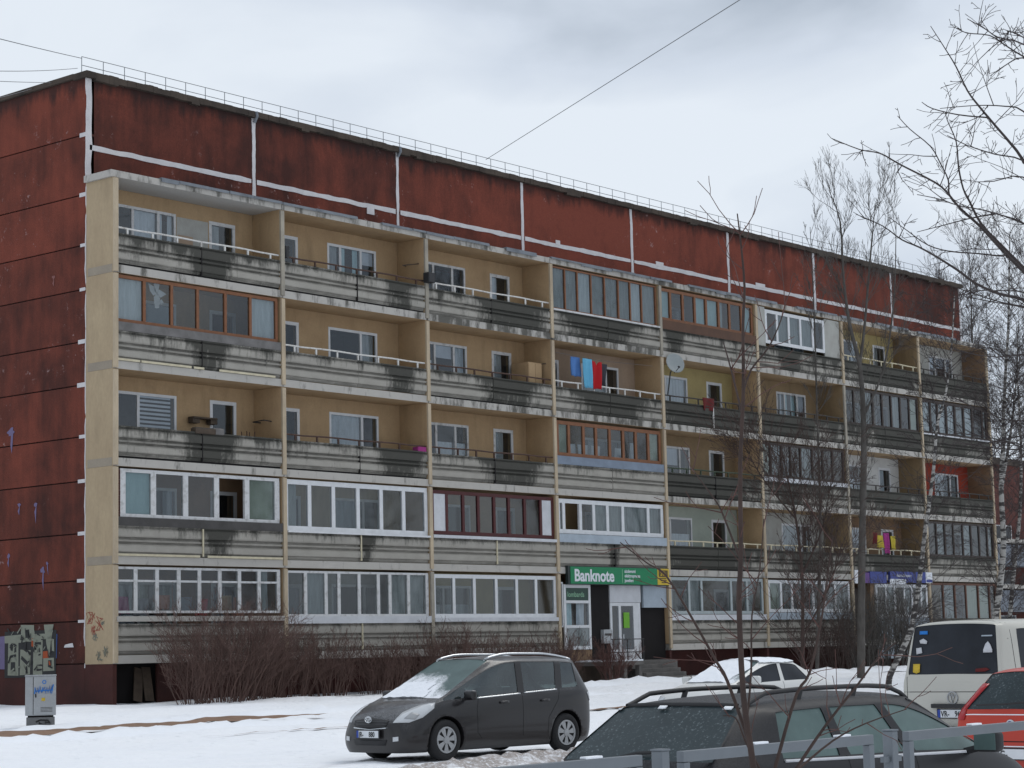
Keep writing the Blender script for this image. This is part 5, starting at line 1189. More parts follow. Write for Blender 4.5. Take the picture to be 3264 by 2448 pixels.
# ------------------------------------------------------------------ graffiti on the gable (flat paint, x = 0 plane) and on the end wall
def paint_gable(shapes, name, k0=0):
    mats = []; mb = MB()
    for n_, (mat, pts) in enumerate(shapes):
        if mat not in mats: mats.append(mat)
        x = -0.012 - 0.0006 * n_
        q = [(x, y, z) for y, z in pts]
        mb.poly(q, mats.index(mat))
    return mb.build(name, mats, APT)
def rect(y0, y1, z0, z1, j=0.03):
    r_ = random.Random(int(y0 * 977 + z0 * 131)); return [(y0 + r_.uniform(-j, j), z0), (y0 + r_.uniform(-j, j), z1), (y1 + r_.uniform(-j, j), z1 + r_.uniform(-j, j)), (y1, z0 + r_.uniform(-j, j))]
C_, K_, O_ = 'spray_cream', 'spray_black', 'spray_orange'
gs = [('spray_lilac', rect(4.55, 5.2, 1.5, 2.5)), ('spray_navy', rect(2.45, 2.9, 1.8, 2.5)), (K_, rect(2.5, 4.95, 1.28, 2.62)), (C_, rect(4.30, 4.80, 1.32, 2.40)), (C_, rect(4.12, 4.95, 2.28, 2.52)), (C_, rect(3.72, 4.22, 1.35, 2.05)), (C_, rect(3.55, 4.15, 2.3, 2.78)), (K_, rect(3.75, 3.95, 2.42, 2.66)), (C_, rect(3.12, 3.58, 1.32, 2.36)), (C_, rect(3.0, 3.6, 2.36, 2.52)),
      (C_, [(2.62, 2.78), (3.08, 2.78), (2.95, 2.2), (2.82, 1.85), (2.74, 2.3)]), (C_, rect(2.58, 3.1, 1.45, 1.82)), (O_, rect(2.85, 3.12, 1.82, 2.02)), (O_, rect(3.58, 3.66, 2.15, 2.4)), (K_, rect(4.45, 4.65, 1.45, 1.72)), (K_, rect(4.4, 4.48, 2.02, 2.16)), (K_, rect(4.58, 4.66, 2.04, 2.16)), (K_, [(4.38, 1.88), (4.68, 1.84), (4.66, 1.92), (4.4, 1.95)]), (K_, [(4.35, 2.2), (4.72, 2.2), (4.6, 2.27), (4.45, 2.26)]),
      (K_, [(3.7, 1.9), (4.1, 2.1), (4.1, 2.18), (3.7, 2.0)]), (K_, [(3.75, 1.55), (4.15, 1.8), (4.12, 1.9), (3.72, 1.66)]), (K_, rect(3.84, 3.92, 1.38, 1.6)), (K_, [(3.2, 2.2), (3.5, 2.24), (3.5, 2.28), (3.2, 2.28)]), (K_, rect(3.2, 3.32, 1.9, 1.95)), (K_, rect(3.15, 3.4, 1.58, 1.64)), (K_, rect(3.15, 3.4, 1.46, 1.51)), (K_, rect(2.72, 2.86, 1.56, 1.75)), (O_, rect(2.76, 2.82, 1.6, 1.72)), (K_, rect(3.25, 3.31, 1.98, 2.12)), (K_, rect(3.44, 3.5, 2.0, 2.12)), ('spray_cream', rect(2.58, 2.68, 2.0, 2.35))]
rg = random.Random(77)
for k in range(46):      # scribbled outlines over the letters
    y0, z0 = rg.uniform(2.6, 4.8), rg.uniform(1.35, 2.6); a_ = rg.uniform(0, 3.14); l_ = rg.uniform(.06, .24); w_ = rg.uniform(.012, .035); c_, s_ = math.cos(a_), math.sin(a_)
    gs.append((rg.choice((K_, K_, K_, 'spray_grey', C_)), [(y0 - w_ * s_, z0 + w_ * c_), (y0 + l_ * c_ - w_ * s_, z0 + l_ * s_ + w_ * c_), (y0 + l_ * c_ + w_ * s_ * .4, z0 + l_ * s_ - w_ * c_), (y0 + w_ * s_, z0 - w_ * c_)]))
paint_gable(gs, 'graffiti')
rg = random.Random(15)
for a, z, sc in ((4.72, 8.55, .20), (3.15, 4.35, .14), (4.3, 6.35, .09), (3.5, 6.3, .10), (4.8, 4.85, .10), (2.95, 4.55, .07), (2.7, 13.0, .09)):
    blob = [(a + sc * rg.uniform(.45, 1.1) * math.cos(k * .524), z + sc * .8 * rg.uniform(.45, 1.1) * math.sin(k * .524)) for k in range(12)]
    dx = rg.uniform(-.04, .04); blob[9:9] = [(a + dx - .04, z - sc * rg.uniform(3, 6)), (a + dx + .03, z - sc * 2)]
    paint_gable([('spray_lilac' if z < 12 else 'red_fade', blob)], 'paint_splash')
paint_gable([('sealant_white', [(1.7, 2.1), (1.75, 2.22), (1.95, 2.2), (2.1, 2.18), (2.15, 2.1)])], 'paint_splash')
mb = MB(); rg = random.Random(5)
for (y, z, mt, sc) in ((.95, 2.9, 0, .2), (.6, 2.75, 0, .22), (.85, 2.55, 0, .15), (.75, 2.35, 1, .13), (.4, 2.7, 1, .12), (.55, 1.85, 1, .18), (.3, 1.95, 1, .16)):
    for q in range(3): mb.tube([(-.003, y + rg.uniform(-sc, sc) * (1 if k % 2 else -.6), z + rg.uniform(-sc, sc)) for k in range(6)], .010, 4, mt)
mb.build('graffiti', ['spray_red', 'spray_grey'], APT)

# ------------------------------------------------------------------ washing, boxes, dishes and other things kept on the loggias
def cloth(name, label, cat, mat, X, y, zt, w, h, group=None, notch=0.0, seed=0, taper=0.0):
    mb = MB(); nx, nz = 8, 9
    for j in range(nz + 1):
        for i in range(nx + 1):
            u, v = i / nx, j / nz; x = (u - .5) * w * (1 - taper * v); z = -h * v - notch * max(0, 1 - abs(u - .5) * 5) * (1 if j == 0 else max(0, 1 - v * 4))
            z += 0.02 * math.sin(u * 9 + seed) * v; mb.v.append((x, (0.05 * math.sin(u * 8 + seed + v * 2) + 0.02 * math.sin(u * 19 + seed * 3)) * (.35 + .8 * v), z))
    for j in range(nz):
        for i in range(nx): a = j * (nx + 1) + i; mb.f.append((a, a + nx + 1, a + nx + 2, a + 1)); mb.m.append(0)
    o = mb.build(name, mat, None, (X, y, zt), True); md = o.modifiers.new('t', 'SOLIDIFY'); md.thickness = .008
    return tag(o, label, cat, group)
fz = floor_z
X3 = 3 * B
cloth('towel', 'blue patterned towel drying at the left of the fourth-floor washing line', 'towel', 'cloth_blue', X3 + 1.55, .12, fz(4) + 2.33, .52, .72, 'washing on the fourth floor', seed=1)
cloth('towel', 'plain light blue towel drying beside the red top', 'towel', 'cloth_light_blue', X3 + 1.98, -.09, fz(4) + 2.28, .52, 1.08, 'washing on the fourth floor', seed=2)
cloth('top', 'red top hanging on the fourth-floor washing line', 'clothes', 'cloth_red', X3 + 2.52, -.10, fz(4) + 2.22, .58, 1.02, 'washing on the fourth floor', .15, 3)
cloth('shirt', 'charcoal garment hanging right of the red top', 'clothes', 'cloth_charcoal', X3 + 3.2, .12, fz(4) + 2.22, .46, .85, 'washing on the fourth floor', .0, 4, .5)
mb = MB(); mb.tube([(X3 + .4, .13, fz(4) + 2.40), (X3 + 3, .13, fz(4) + 2.33), (X3 + 6.3, .13, fz(4) + 2.42)], .006, 4); tag(mb.build('washing_line', 'cable_grey'), 'thin washing line across the fourth-floor loggia with blue towels', 'washing line')
for k, (u_, mt, w, h, t, c) in enumerate(((.25, 'cloth_black', .4, .55, 'black garment hanging at the far left ground-floor window', 'clothes'), (.58, 'cloth_pink', .5, .5, 'pink garment hanging in the ground-floor window at the far left', 'clothes'), (1.25, 'cloth_grey', .62, .5, 'grey cloth hanging next to the pink garment', 'cloth'), (2.05, 'cloth_orange', .62, .42, 'dull orange cloth hanging inside the ground-floor glazing', 'cloth'), (2.9, 'cloth_grey', .62, .42, 'pale grey cloth hanging between dull orange and red ones', 'cloth'), (3.62, 'cloth_red', .5, .5, 'square red cloth hanging inside the ground-floor glazing', 'cloth'), (4.5, 'cloth_tan', .6, .55, 'tan cloth hanging between two red ones', 'cloth'), (5.05, 'cloth_orange', .35, .62, 'red-orange garment at the right of the ground-floor washing', 'clothes'))):
    cloth('laundry', t, c, mt, u_, .3, fz(1) + 1.95 - .05 * (k % 3), w, h, 'washing in the ground-floor loggia', seed=k)
for k, (u_, w, h, t) in enumerate(((1.3, .75, .62, 'white sheet hanging at the left of the brown glazed loggia'), (2.1, .6, .62, 'white cloth second from left in the brown glazed loggia'), (2.9, .6, .56, 'white cloth in the middle of the brown glazed loggia'), (4.3, .5, .5, 'bluish white cloth right of the middle in the brown glazed loggia'), (5.25, .45, .9, 'long white cloth at the right of the brown glazed loggia'))):
    cloth('sheet', t, 'sheet', 'cloth_white', X3 + u_, .35, fz(3) + 1.95 + (.25 if k == 4 else 0), w, h, 'white washing on the third floor', seed=k + 9)
X6 = 6 * B
for k, (u_, mt, w, h, t) in enumerate(((2.4, 'cloth_yellow', .5, .55, 'yellow cloth on the second-floor washing line behind the trees'), (2.95, 'cloth_magenta', .45, .9, 'magenta and purple garment on the second floor behind the trees'), (3.5, 'cloth_yellow', .4, .6, 'second yellow garment right of the magenta one behind the trees'), (2.0, 'cloth_maroon', .4, .5, 'dark maroon garment left of the yellow cloth behind the trees'))):
    cloth('laundry', t, 'clothes', mt, X6 + u_, -.1, fz(2) + 1.95 + .12 * (k % 2), w, h, 'washing behind the trees', seed=k + 20)
cloth('rug', 'small dark red rug over the dark railing of the yellow loggia', 'rug', 'cloth_maroon', 4 * B + 3.0, -.08, fz(4) + 1.42, .75, .5, seed=3)
# satellite dish
Ds = empty('satellite_dish', (4 * B + .55, -.25, fz(4) + 2.55)); tag(Ds, 'pale satellite dish on an arm in front of the yellow loggia', 'satellite dish')
mb = MB(); mb.lathe([(0.001, .0), (.15, -.012), (.30, -.05), (.40, -.095), (.405, -.085), (.30, -.035), (.15, .004), (0.001, .014)], (0, 0, 0), (.35, .85, -.25), 32); ds = mb.build('reflector', 'dish_grey', Ds, smooth=True)
mb = MB(); mb.tube([(0, .02, 0), (0, .2, -.35), (-.1, .28, -1.2)], .025, 6); mb.build('mast', 'steel_dark', Ds); mb = MB(); mb.tube([(-.02, .0, -.36), (-.15, -.35, -.18)], .014, 6); mb.tube([(-.15, -.35, -.18), (-.12, -.28, -.15)], .035, 8); mb.build('feed_arm', 'steel_dark', Ds)
# shelf, planter, boxes
Sh = empty('wall_shelf', (3.85, D - .02, fz(3) + 1.72)); tag(Sh, 'dark wooden shelf brackets on the beige third-floor loggia wall', 'shelf')
boxo('plank', 'wood_old', Sh, 0, .95, -.28, -.02, 0, .05); boxo('bracket', 'wood_old', Sh, 0, .28, -.24, -.03, -.14, -.002); boxo('bracket', 'wood_old', Sh, .72, .98, -.24, -.03, -.14, -.002)
Pl = empty('planter', (3.05, .02, fz(3) + 1.115)); tag(Pl, 'dark planter box on the parapet of the third-floor corner loggia', 'planter')
boxo('trough', 'wood_old', Pl, 0, .8, -.12, .12, 0, .17, .02); boxo('pot', 'board_grey', Pl, .72, 1.15, -.1, .14, .0, .21, .04); boxo('soil', 'board_dark', Pl, .03, .77, -.09, .09, .17, .19)
bx_ = tag(boxo('storage_box', 'cloth_magenta', None, 2 * B - .55, 2 * B - .14, -.06, .2, fz(3) + 1.13, fz(3) + 1.30, .02), 'pink box standing on the third-floor parapet beside the cross wall', 'box')
Lp = empty('floodlight', (2 * B - .02, -.09, fz(5) + 1.45)); tag(Lp, 'black box-shaped floodlight on the cross wall of the top floor', 'floodlight'); boxo('housing', 'black_plastic', Lp, -.17, .17, -.25, -.0, -.2, .14, .015); boxo('rim', 'steel_dark', Lp, -.15, .15, -.262, -.252, -.18, .12); boxo('bracket', 'steel_dark', Lp, -.03, .03, -.0, .016, -.1, .1)
Lp = empty('floodlight', (B + .2, .0, fz(5) + 1.45)); tag(Lp, 'small dark box on the railing beside the first cross wall, top floor', 'box'); boxo('housing', 'black_plastic', Lp, -.08, .08, -.1, .1, -.16, .22, .015); boxo('clamp', 'steel_dark', Lp, -.03, .03, -.11, -.10, -.2, .1)
Wd = empty('wardrobe', (2 * B + 5.55, .25, fz(4) + .24)); tag(Wd, 'tall cream cupboard standing at the right of the fourth-floor loggia', 'cupboard'); boxo('carcass', 'beige_render', Wd, .1, .85, 0, .8, 0, 1.7, .01); boxo('door', 'beige_render', Wd, .12, .46, -.015, -.001, .05, 1.66); boxo('door', 'beige_render', Wd, .48, .83, -.015, -.001, .05, 1.66)
Br = empty('drying_rack', (B - .35, .4, fz(3) + 1.75)); tag(Br, 'small dark drying rail on the side wall of the third-floor corner loggia', 'rail'); mb = MB(); mb.tube([(.26, 0, 0), (-.05, 0, .02), (-.05, .5, .0)], .02, 6); mb.build('bar', 'steel_dark', Br); mb = MB(); mb.tube([(.27, .5, 0), (-.05, .5, 0)], .02, 6); mb.build('arm', 'steel_dark', Br)
St = empty('stool', (5.55, .35, fz(3) + .24)); tag(St, 'upturned thin-legged stool above the third-floor parapet', 'stool')
for dx, dy in ((-.14, -.1), (.14, -.1), (-.14, .1), (.14, .1)): mb = MB(); mb.tube([(dx * .8, dy, .62), (dx * 1.2, dy * 1.2, 1.12)], .016, 5); mb.build('leg', 'rail_brown', St)
boxo('seat', 'rail_brown', St, -.17, .17, -.15, .15, .56, .62)
for (i, f, u_, nm) in ((1, 5, 5.9, 'thin dark bracket on the cross wall of the top floor, second bay'), (2, 4, 6.0, 'thin dark bracket high on the cross wall above the cream cupboard')):
    mb = MB(); mb.tube([(i * B + B - .08, .2, fz(f) + 1.95), (i * B + B - .55, .5, fz(f) + 1.88), (i * B + B - .08, .8, fz(f) + 1.95)], .02, 6); tag(mb.build('bracket', 'wood_old'), nm, 'bracket')
Fl = tag(MB(), 'x', 'x') if False else None
mb = MB()
for pts_ in ([(-.05, -.42), (.10, -.40), (.14, -.1), (.02, .05), (-.10, -.1)], [(-.12, -.05), (.02, .02), (-.08, .22), (-.30, .30), (-.24, .08)], [(.02, .0), (.16, -.08), (.38, .05), (.26, .10), (.10, .16)], [(-.06, .08), (.06, .05), (.12, .30), (.02, .46), (-.10, .30)], [(.10, -.2), (.18, -.28), (.28, -.22), (.2, -.12)]): mb.poly([(x_, 0, z_) for x_, z_ in pts_])
o = mb.build('paper_cutout', 'sealant_white', None, (1.72, .10, fz(4) + 2.35)); md = o.modifiers.new('t', 'SOLIDIFY'); md.thickness = .004; tag(o, 'ragged white paper cut-out stuck inside the brown glazed corner loggia', 'decoration')
# boards leaning in the crawl space
for k, x in enumerate((1.25, 1.7)):
    mb = MB(); mb.box(-.16, .16, -.015, .015, 0, 1.0); o = mb.build('plank', 'wood_old', None, (x, .4, .52)); o.rotation_euler = (-.25, .25 - .2 * k, 0); tag(o, ('left' if k == 0 else 'right') + ' of two old boards leaning in the dark gap under the corner loggia', 'board')
# overhead cables
def cable(a, b_, sag, r, label, mat='cable_grey'):
    a = Vector(a); b_ = Vector(b_); mb = MB(); mb.tube([a.lerp(b_, k / 24) + Vector((0, 0, -sag * 4 * (k / 24) * (1 - k / 24))) for k in range(25)], r, 5); tag(mb.build('overhead_cable', mat, smooth=True), label, 'cable', 'overhead cables')
cable((17.95, 1.15, 19.3), (-8.1, -31.0, 14.1), .0, .010, 'long thin cable crossing the sky above the middle of the roof')
cable((0, 1.43, 19.42), (-22.5, -21.8, 10.9), .03, .010, 'topmost thin cable from the left roof corner')
cable((0.1, 1.75, 19.2), (-22.5, -21.7, 10.0), .12, .008, 'second thin cable down from the left roof corner')
cable((0.1, 2.95, 19.0), (-22.5, -21.6, 9.9), .05, .008, 'third thin cable meeting the gable coping')
cable((0.1, 3.9, 19.0), (-22.5, -21.5, 9.1), .1, .008, 'lowest thin cable meeting the gable coping at the left edge')
# ------------------------------------------------------------------ bare trees and bushes
# limbs of the nearer trees as polylines at estimated depths (metres)
RT = [[(-29.05,-41.53,4.19),(-28.85,-41.57,4.16),(-28.66,-41.58,4.17),(-28.48,-41.59,4.14),(-28.24,-41.66,4.07),(-28.07,-41.64,4.04),(-27.91,-41.62,3.99),(-27.72,-41.64,3.91),(-27.51,-41.66,3.80),(-27.30,-41.68,3.70),(-27.07,-41.73,3.56)],
      [(-28.41,-41.55,4.42),(-28.32,-41.57,4.36),(-28.20,-41.62,4.28),(-28.12,-41.63,4.20),(-28.04,-41.63,4.12),(-27.98,-41.60,4.05),(-27.91,-41.62,3.99)],
      [(-27.81,-41.51,4.56),(-27.77,-41.50,4.52),(-27.70,-41.51,4.41),(-27.65,-41.49,4.28),(-27.59,-41.48,4.17),(-27.54,-41.49,4.10),(-27.45,-41.51,3.98),(-27.33,-41.58,3.85),(-27.22,-41.64,3.74),(-27.07,-41.73,3.56)],
      [(-28.56,-41.85,4.81),(-28.39,-41.83,4.74),(-28.23,-41.81,4.67),(-28.06,-41.78,4.58),(-27.90,-41.76,4.53),(-27.71,-41.76,4.45),(-27.53,-41.75,4.39),(-27.36,-41.74,4.32),(-27.03,-41.84,3.92)],
      [(-28.16,-41.56,4.54),(-28.10,-41.59,4.51),(-27.99,-41.68,4.48),(-27.86,-41.78,4.47),(-27.80,-41.76,4.49)],
      [(-28.66,-42.11,4.77),(-28.31,-42.03,4.81),(-27.97,-41.93,4.86),(-27.58,-41.89,4.91),(-27.13,-41.90,4.82)],
      [(-28.25,-41.84,4.87),(-28.07,-41.80,4.89),(-27.85,-41.82,4.92),(-27.65,-41.81,4.91),(-27.43,-41.81,4.89),(-27.13,-41.90,4.81)],
      [(-27.67,-41.72,4.75),(-27.52,-41.75,4.84),(-27.38,-41.78,4.90),(-27.19,-41.84,4.85)],
      [(-28.73,-41.46,3.86),(-28.53,-41.50,3.82),(-28.36,-41.51,3.77),(-28.19,-41.52,3.75),(-28.02,-41.54,3.71),(-27.84,-41.56,3.66),(-27.67,-41.57,3.61),(-27.48,-41.61,3.57),(-27.28,-41.66,3.55),(-27.06,-41.71,3.45)],
      [(-28.14,-41.32,3.95),(-28.03,-41.37,3.88),(-27.93,-41.43,3.81),(-27.82,-41.50,3.78),(-27.70,-41.60,3.77),(-27.57,-41.69,3.76),(-27.51,-41.66,3.80)],
      [(-28.75,-41.83,3.90),(-28.49,-41.81,3.92),(-28.23,-41.78,3.93),(-27.95,-41.77,3.95),(-27.71,-41.73,3.97),(-27.41,-41.74,3.96),(-27.09,-41.76,3.87)],
      [(-28.30,-41.57,3.81),(-28.09,-41.62,3.87),(-27.88,-41.67,3.93),(-27.71,-41.73,3.97)],
      [(-27.83,-41.49,4.58),(-27.64,-41.61,4.61),(-27.47,-41.70,4.62),(-27.33,-41.74,4.61),(-27.13,-41.83,4.44)],
      [(-28.46,-41.86,4.25),(-28.15,-41.81,4.26),(-27.82,-41.80,4.27),(-27.48,-41.80,4.29),(-27.11,-41.81,4.19)],
      [(-27.90,-41.71,4.12),(-27.67,-41.71,4.16),(-27.40,-41.75,4.22),(-27.11,-41.78,4.10)],
      [(-28.53,-42.25,4.71),(-27.88,-42.04,4.85),(-27.16,-41.87,4.87)],
      [(-28.11,-41.72,3.50),(-27.76,-41.73,3.54),(-27.42,-41.73,3.57),(-27.07,-41.72,3.53)],
      [(-27.66,-41.49,3.55),(-27.46,-41.57,3.53),(-27.26,-41.65,3.51),(-27.06,-41.71,3.45)]]
SP = [[(-30.98,-42.21,1.01),(-31.04,-42.25,1.20),(-31.12,-42.27,1.48),(-31.20,-42.32,1.84),(-31.25,-42.37,2.01),(-31.32,-42.43,2.36),(-31.37,-42.49,2.62),(-31.43,-42.54,2.87),(-31.47,-42.58,3.01),(-31.53,-42.61,3.17),(-31.59,-42.64,3.26)],
      [(-30.99,-42.22,1.12),(-30.97,-42.20,1.25),(-31.02,-42.13,1.53),(-31.02,-42.08,1.61),(-31.06,-42.00,1.78),(-31.11,-41.91,1.96),(-31.12,-41.83,2.01),(-31.17,-41.73,2.10)],
      [(-30.96,-42.24,1.01),(-30.94,-42.31,1.26),(-30.91,-42.38,1.48),(-30.89,-42.43,1.56),(-30.87,-42.48,1.76),(-30.87,-42.52,1.94),(-30.87,-42.55,2.09)],
      [(-30.95,-42.25,1.01),(-30.94,-42.39,1.20),(-30.93,-42.52,1.36),(-30.92,-42.66,1.51),(-30.93,-42.76,1.61),(-30.94,-42.85,1.67)],
      [(-31.03,-42.22,1.37),(-30.94,-42.19,1.57),(-30.86,-42.15,1.79),(-30.76,-42.13,1.98),(-30.67,-42.10,2.19)],
      [(-31.15,-42.34,2.65),(-31.10,-42.35,2.75),(-31.03,-42.39,2.84),(-30.98,-42.42,2.95),(-30.94,-42.43,3.05)],
      [(-31.10,-42.26,2.02),(-31.20,-42.26,2.18),(-31.26,-42.27,2.23),(-31.38,-42.24,2.36)],
      [(-31.14,-42.33,2.56),(-31.37,-42.44,2.71),(-31.58,-42.55,2.79)],
      [(-30.88,-42.36,1.19),(-30.72,-42.42,1.29),(-30.55,-42.47,1.35),(-30.36,-42.55,1.40)],
      [(-30.98,-42.24,1.19),(-31.03,-42.21,1.30),(-31.06,-42.19,1.39),(-31.09,-42.15,1.40)]]
PP0 = [(28.81,-6.94,0.26),(28.45,-7.43,4.85),(28.22,-7.82,8.19),(28.07,-7.98,9.86),(27.83,-8.06,11.70),(27.47,-7.93,13.21),(27.19,-7.93,14.88),(26.95,-8.04,16.89),(26.58,-7.84,18.07)]
PP1 = [(27.83,-8.06,11.70),(27.83,-8.35,13.20),(27.76,-8.74,15.53),(27.74,-8.91,16.53),(27.71,-9.07,17.53)]
PP2 = [(17.11,-11.89,0.52),(17.01,-12.01,1.76),(16.83,-12.21,3.81),(16.56,-12.23,5.51),(16.32,-12.17,6.66),(16.08,-12.11,7.78)]
PP3 = [(31.24,-3.56,0.22),(30.97,-4.02,4.18),(30.77,-4.32,6.81),(30.40,-4.58,10.33),(30.05,-4.86,13.85),(29.63,-5.10,17.54)]
BI0 = [(24.14,-10.85,0.56),(24.42,-11.43,1.79),(24.50,-11.66,2.50),(24.52,-11.97,3.92),(24.51,-12.24,5.35),(24.52,-12.48,6.45),(24.52,-12.68,7.49),(24.48,-12.92,8.92),(24.57,-13.20,9.81),(24.59,-13.41,10.74),(24.56,-13.61,11.91),(24.50,-13.78,13.14)]
BI1 = [(33.68,-9.82,1.39),(33.61,-9.96,2.52),(33.62,-10.21,3.66),(33.57,-10.48,5.34),(33.35,-10.61,7.30),(33.26,-10.86,9.11),(33.19,-10.94,9.92),(33.10,-11.19,11.73),(33.02,-11.43,13.37),(32.90,-11.62,15.09),(32.78,-11.82,16.80)]
BI2 = [(39.51,-7.35,1.36),(39.48,-7.65,3.07),(39.43,-7.94,4.78),(39.41,-8.28,6.64),(39.27,-8.54,8.73),(39.08,-8.68,10.57),(38.87,-8.79,12.42),(38.74,-9.01,14.26)]
def rvec(r_, s=1.0): return Vector((r_.uniform(-s, s), r_.uniform(-s, s), r_.uniform(-s, s)))
def grow(mb, p, d, ln, r, lvl, r_, up=0.1, kids=(0, 0, 0), seg=4, n=3, spread=0.8, wob=0.18, ratio=0.5, rmin=0.0025, m=0):
    pts = [p.copy()]; rad = [r]; dd = d.normalized()
    for k in range(seg):
        dd = (dd + rvec(r_, wob) + Vector((0, 0, up))).normalized(); p = p + dd * (ln / seg); pts.append(p.copy()); rad.append(max(rmin, r * (1 - 0.8 * (k + 1) / seg)))
    mb.tube(pts, rad, n if r < 0.02 else 5, m, cap=False)
    if lvl <= 0: return
    for q in range(kids[len(kids) - lvl] if lvl <= len(kids) else kids[0]):
        t = r_.uniform(0.2, 0.97) * seg; i = min(int(t), seg - 1); b_ = pts[i].lerp(pts[i + 1], t - i); ax = (pts[i + 1] - pts[i]).normalized()
        side = rvec(r_).cross(ax)
        if side.length < 1e-3: continue
        nd_ = (ax + side.normalized() * spread * r_.uniform(0.6, 1.3)).normalized()
        grow(mb, b_, nd_, ln * ratio * r_.uniform(0.6, 1.15) * (1.15 - 0.5 * t / seg), max(rmin, rad[i] * 0.55), lvl - 1, r_, up, kids, max(2, seg - 1), n, spread, wob, ratio, rmin, m)
def along(path, t):
    k = len(path) - 1; s = min(t * k, k - 1e-6); i = int(s); return Vector(path[i]).lerp(Vector(path[i + 1]), s - i), (Vector(path[i + 1]) - Vector(path[i])).normalized()
def smooth_path(path, sub=3):
    P_ = [Vector(p) for p in path]; out = []
    for i in range(len(P_) - 1):
        a, b_, c, d = P_[max(i - 1, 0)], P_[i], P_[i + 1], P_[min(i + 2, len(P_) - 1)]
        for k in range(sub):
            t = k / sub; out.append(0.5 * ((2 * b_) + (c - a) * t + (2 * a - 5 * b_ + 4 * c - d) * t * t + (3 * b_ - a - 3 * c + d) * t ** 3))
    out.append(P_[-1]); return out
def limb(mb, path, r0, r1, n=6, sub=3, m=0):
    q = smooth_path(path, sub); k = len(q); mb.tube(q, [r0 + (r1 - r0) * (i / (k - 1)) for i in range(k)], n, m)
def twiggy(mb, path, r_, count, ln, r, lvl=1, kids=(3, 2), lo=0.05, hi=1.0, up=0.05, spread=0.9, ratio=0.5, rmin=0.0022, m=0, wob=0.2):
    for k in range(count):
        p, ax = along(path, r_.uniform(lo, hi)); s = rvec(r_).cross(ax)
        if s.length < 1e-3: continue
        grow(mb, p, (ax * 0.7 + s.normalized() * spread), ln * r_.uniform(0.4, 1.2), r, lvl, r_, up, kids, 4, 3, spread, wob, ratio, rmin, m)
def tree_root(loc, label, group=None):
    o = empty('tree', loc); return tag(o, label, 'tree', group)

# --- tree leaning in from the right edge: trunk stands just outside the frame
r_ = random.Random(3)
Tr = tree_root((-26.3, -42.3, -.1), 'dark bare tree reaching its branches in from the upper right edge'); off = Vector((26.3, 42.3, .1))
tb = MB(); base = Vector((-26.3, -42.3, -.1))
limb(tb, [base, (-26.35, -42.25, 1.2), (-26.5, -42.05, 2.4), (-26.75, -41.9, 3.1), (-27.07, -41.73, 3.56)], .11, .05, 8)
limb(tb, [(-26.5, -42.05, 2.4), (-26.7, -42.0, 3.4), (-26.95, -41.9, 4.0), (-27.13, -41.87, 4.45), (-27.14, -41.89, 4.86)], .06, .015, 7)
tb.v = [tuple(Vector(v) + off) for v in tb.v]; tb.build('trunk', 'bark_dark', Tr, smooth=True)
cb_ = MB()
for i, pth in enumerate(RT):
    pt = list(reversed(pth)); big = i in (0, 2, 3, 8)
    limb(cb_, pt, .0100 if big else .0052, .0019, 6)
    ln = sum((Vector(a) - Vector(b_)).length for a, b_ in zip(pt[:-1], pt[1:]))
    twiggy(cb_, pt, r_, int(ln * 11), .15, .0026, 1, (2, 1), 0.1, 0.98, 0.03, 0.95, 0.45, 0.0016)
    twiggy(cb_, pt, r_, int(ln * 1.8), .36, .0034, 2, (3, 2), 0.1, 0.8, 0.02, 0.9, 0.45, 0.0016)
for k in range(9):     # limbs that cross the right end of the block, lower down
    a = Vector((-26.75, -41.95, r_.uniform(2.2, 3.5))); b_ = Vector((-27.75 + r_.uniform(-.25, .3), -41.6 + r_.uniform(-.15, .15), a.z + r_.uniform(-.2, .35)))
    q = [a, a.lerp(b_, .35) + rvec(r_, .05), a.lerp(b_, .7) + rvec(r_, .05), b_]; limb(cb_, q, .007, .002, 5); twiggy(cb_, q, r_, 12, .24, .0028, 1, (3, 1), .1, 1, .03, .9, .5, .0016)
cb_.v = [tuple(Vector(v) + off) for v in cb_.v]; cb_.build('crown', 'bark_dark', Tr)

# --- slender sapling in front of the fence
r_ = random.Random(8); bs_ = Vector((-30.93, -42.22, -.05)); off = -bs_
Sa = tree_root(bs_, 'slender bare sapling with reddish stems in front of the metal fence')
tb = MB(); limb(tb, [bs_, (-30.95, -42.22, .5)] + SP[0], .0165, .0022, 8); 
for i in (1, 2, 3): limb(tb, [bs_ + Vector((0, 0, .35)), tuple(Vector(SP[i][0]) + Vector((0, 0, -.25)))] + SP[i], .0105, .0022, 7)
for i in range(4, 10): limb(tb, SP[i], .005, .002, 6)
tb.v = [tuple(Vector(v) + off) for v in tb.v]; tb.build('trunk', 'bark_brown', Sa, smooth=True)
cb_ = MB()
for i, pt in enumerate(SP): twiggy(cb_, pt, r_, (16, 12, 10, 8, 6, 6, 5, 4, 5, 2)[i], .26, .0028, 1, (3, 1), .25, 1, .06, .8, .45, .0015)
cb_.v = [tuple(Vector(v) + off) for v in cb_.v]; cb_.build('crown', 'bark_red_brown', Sa)

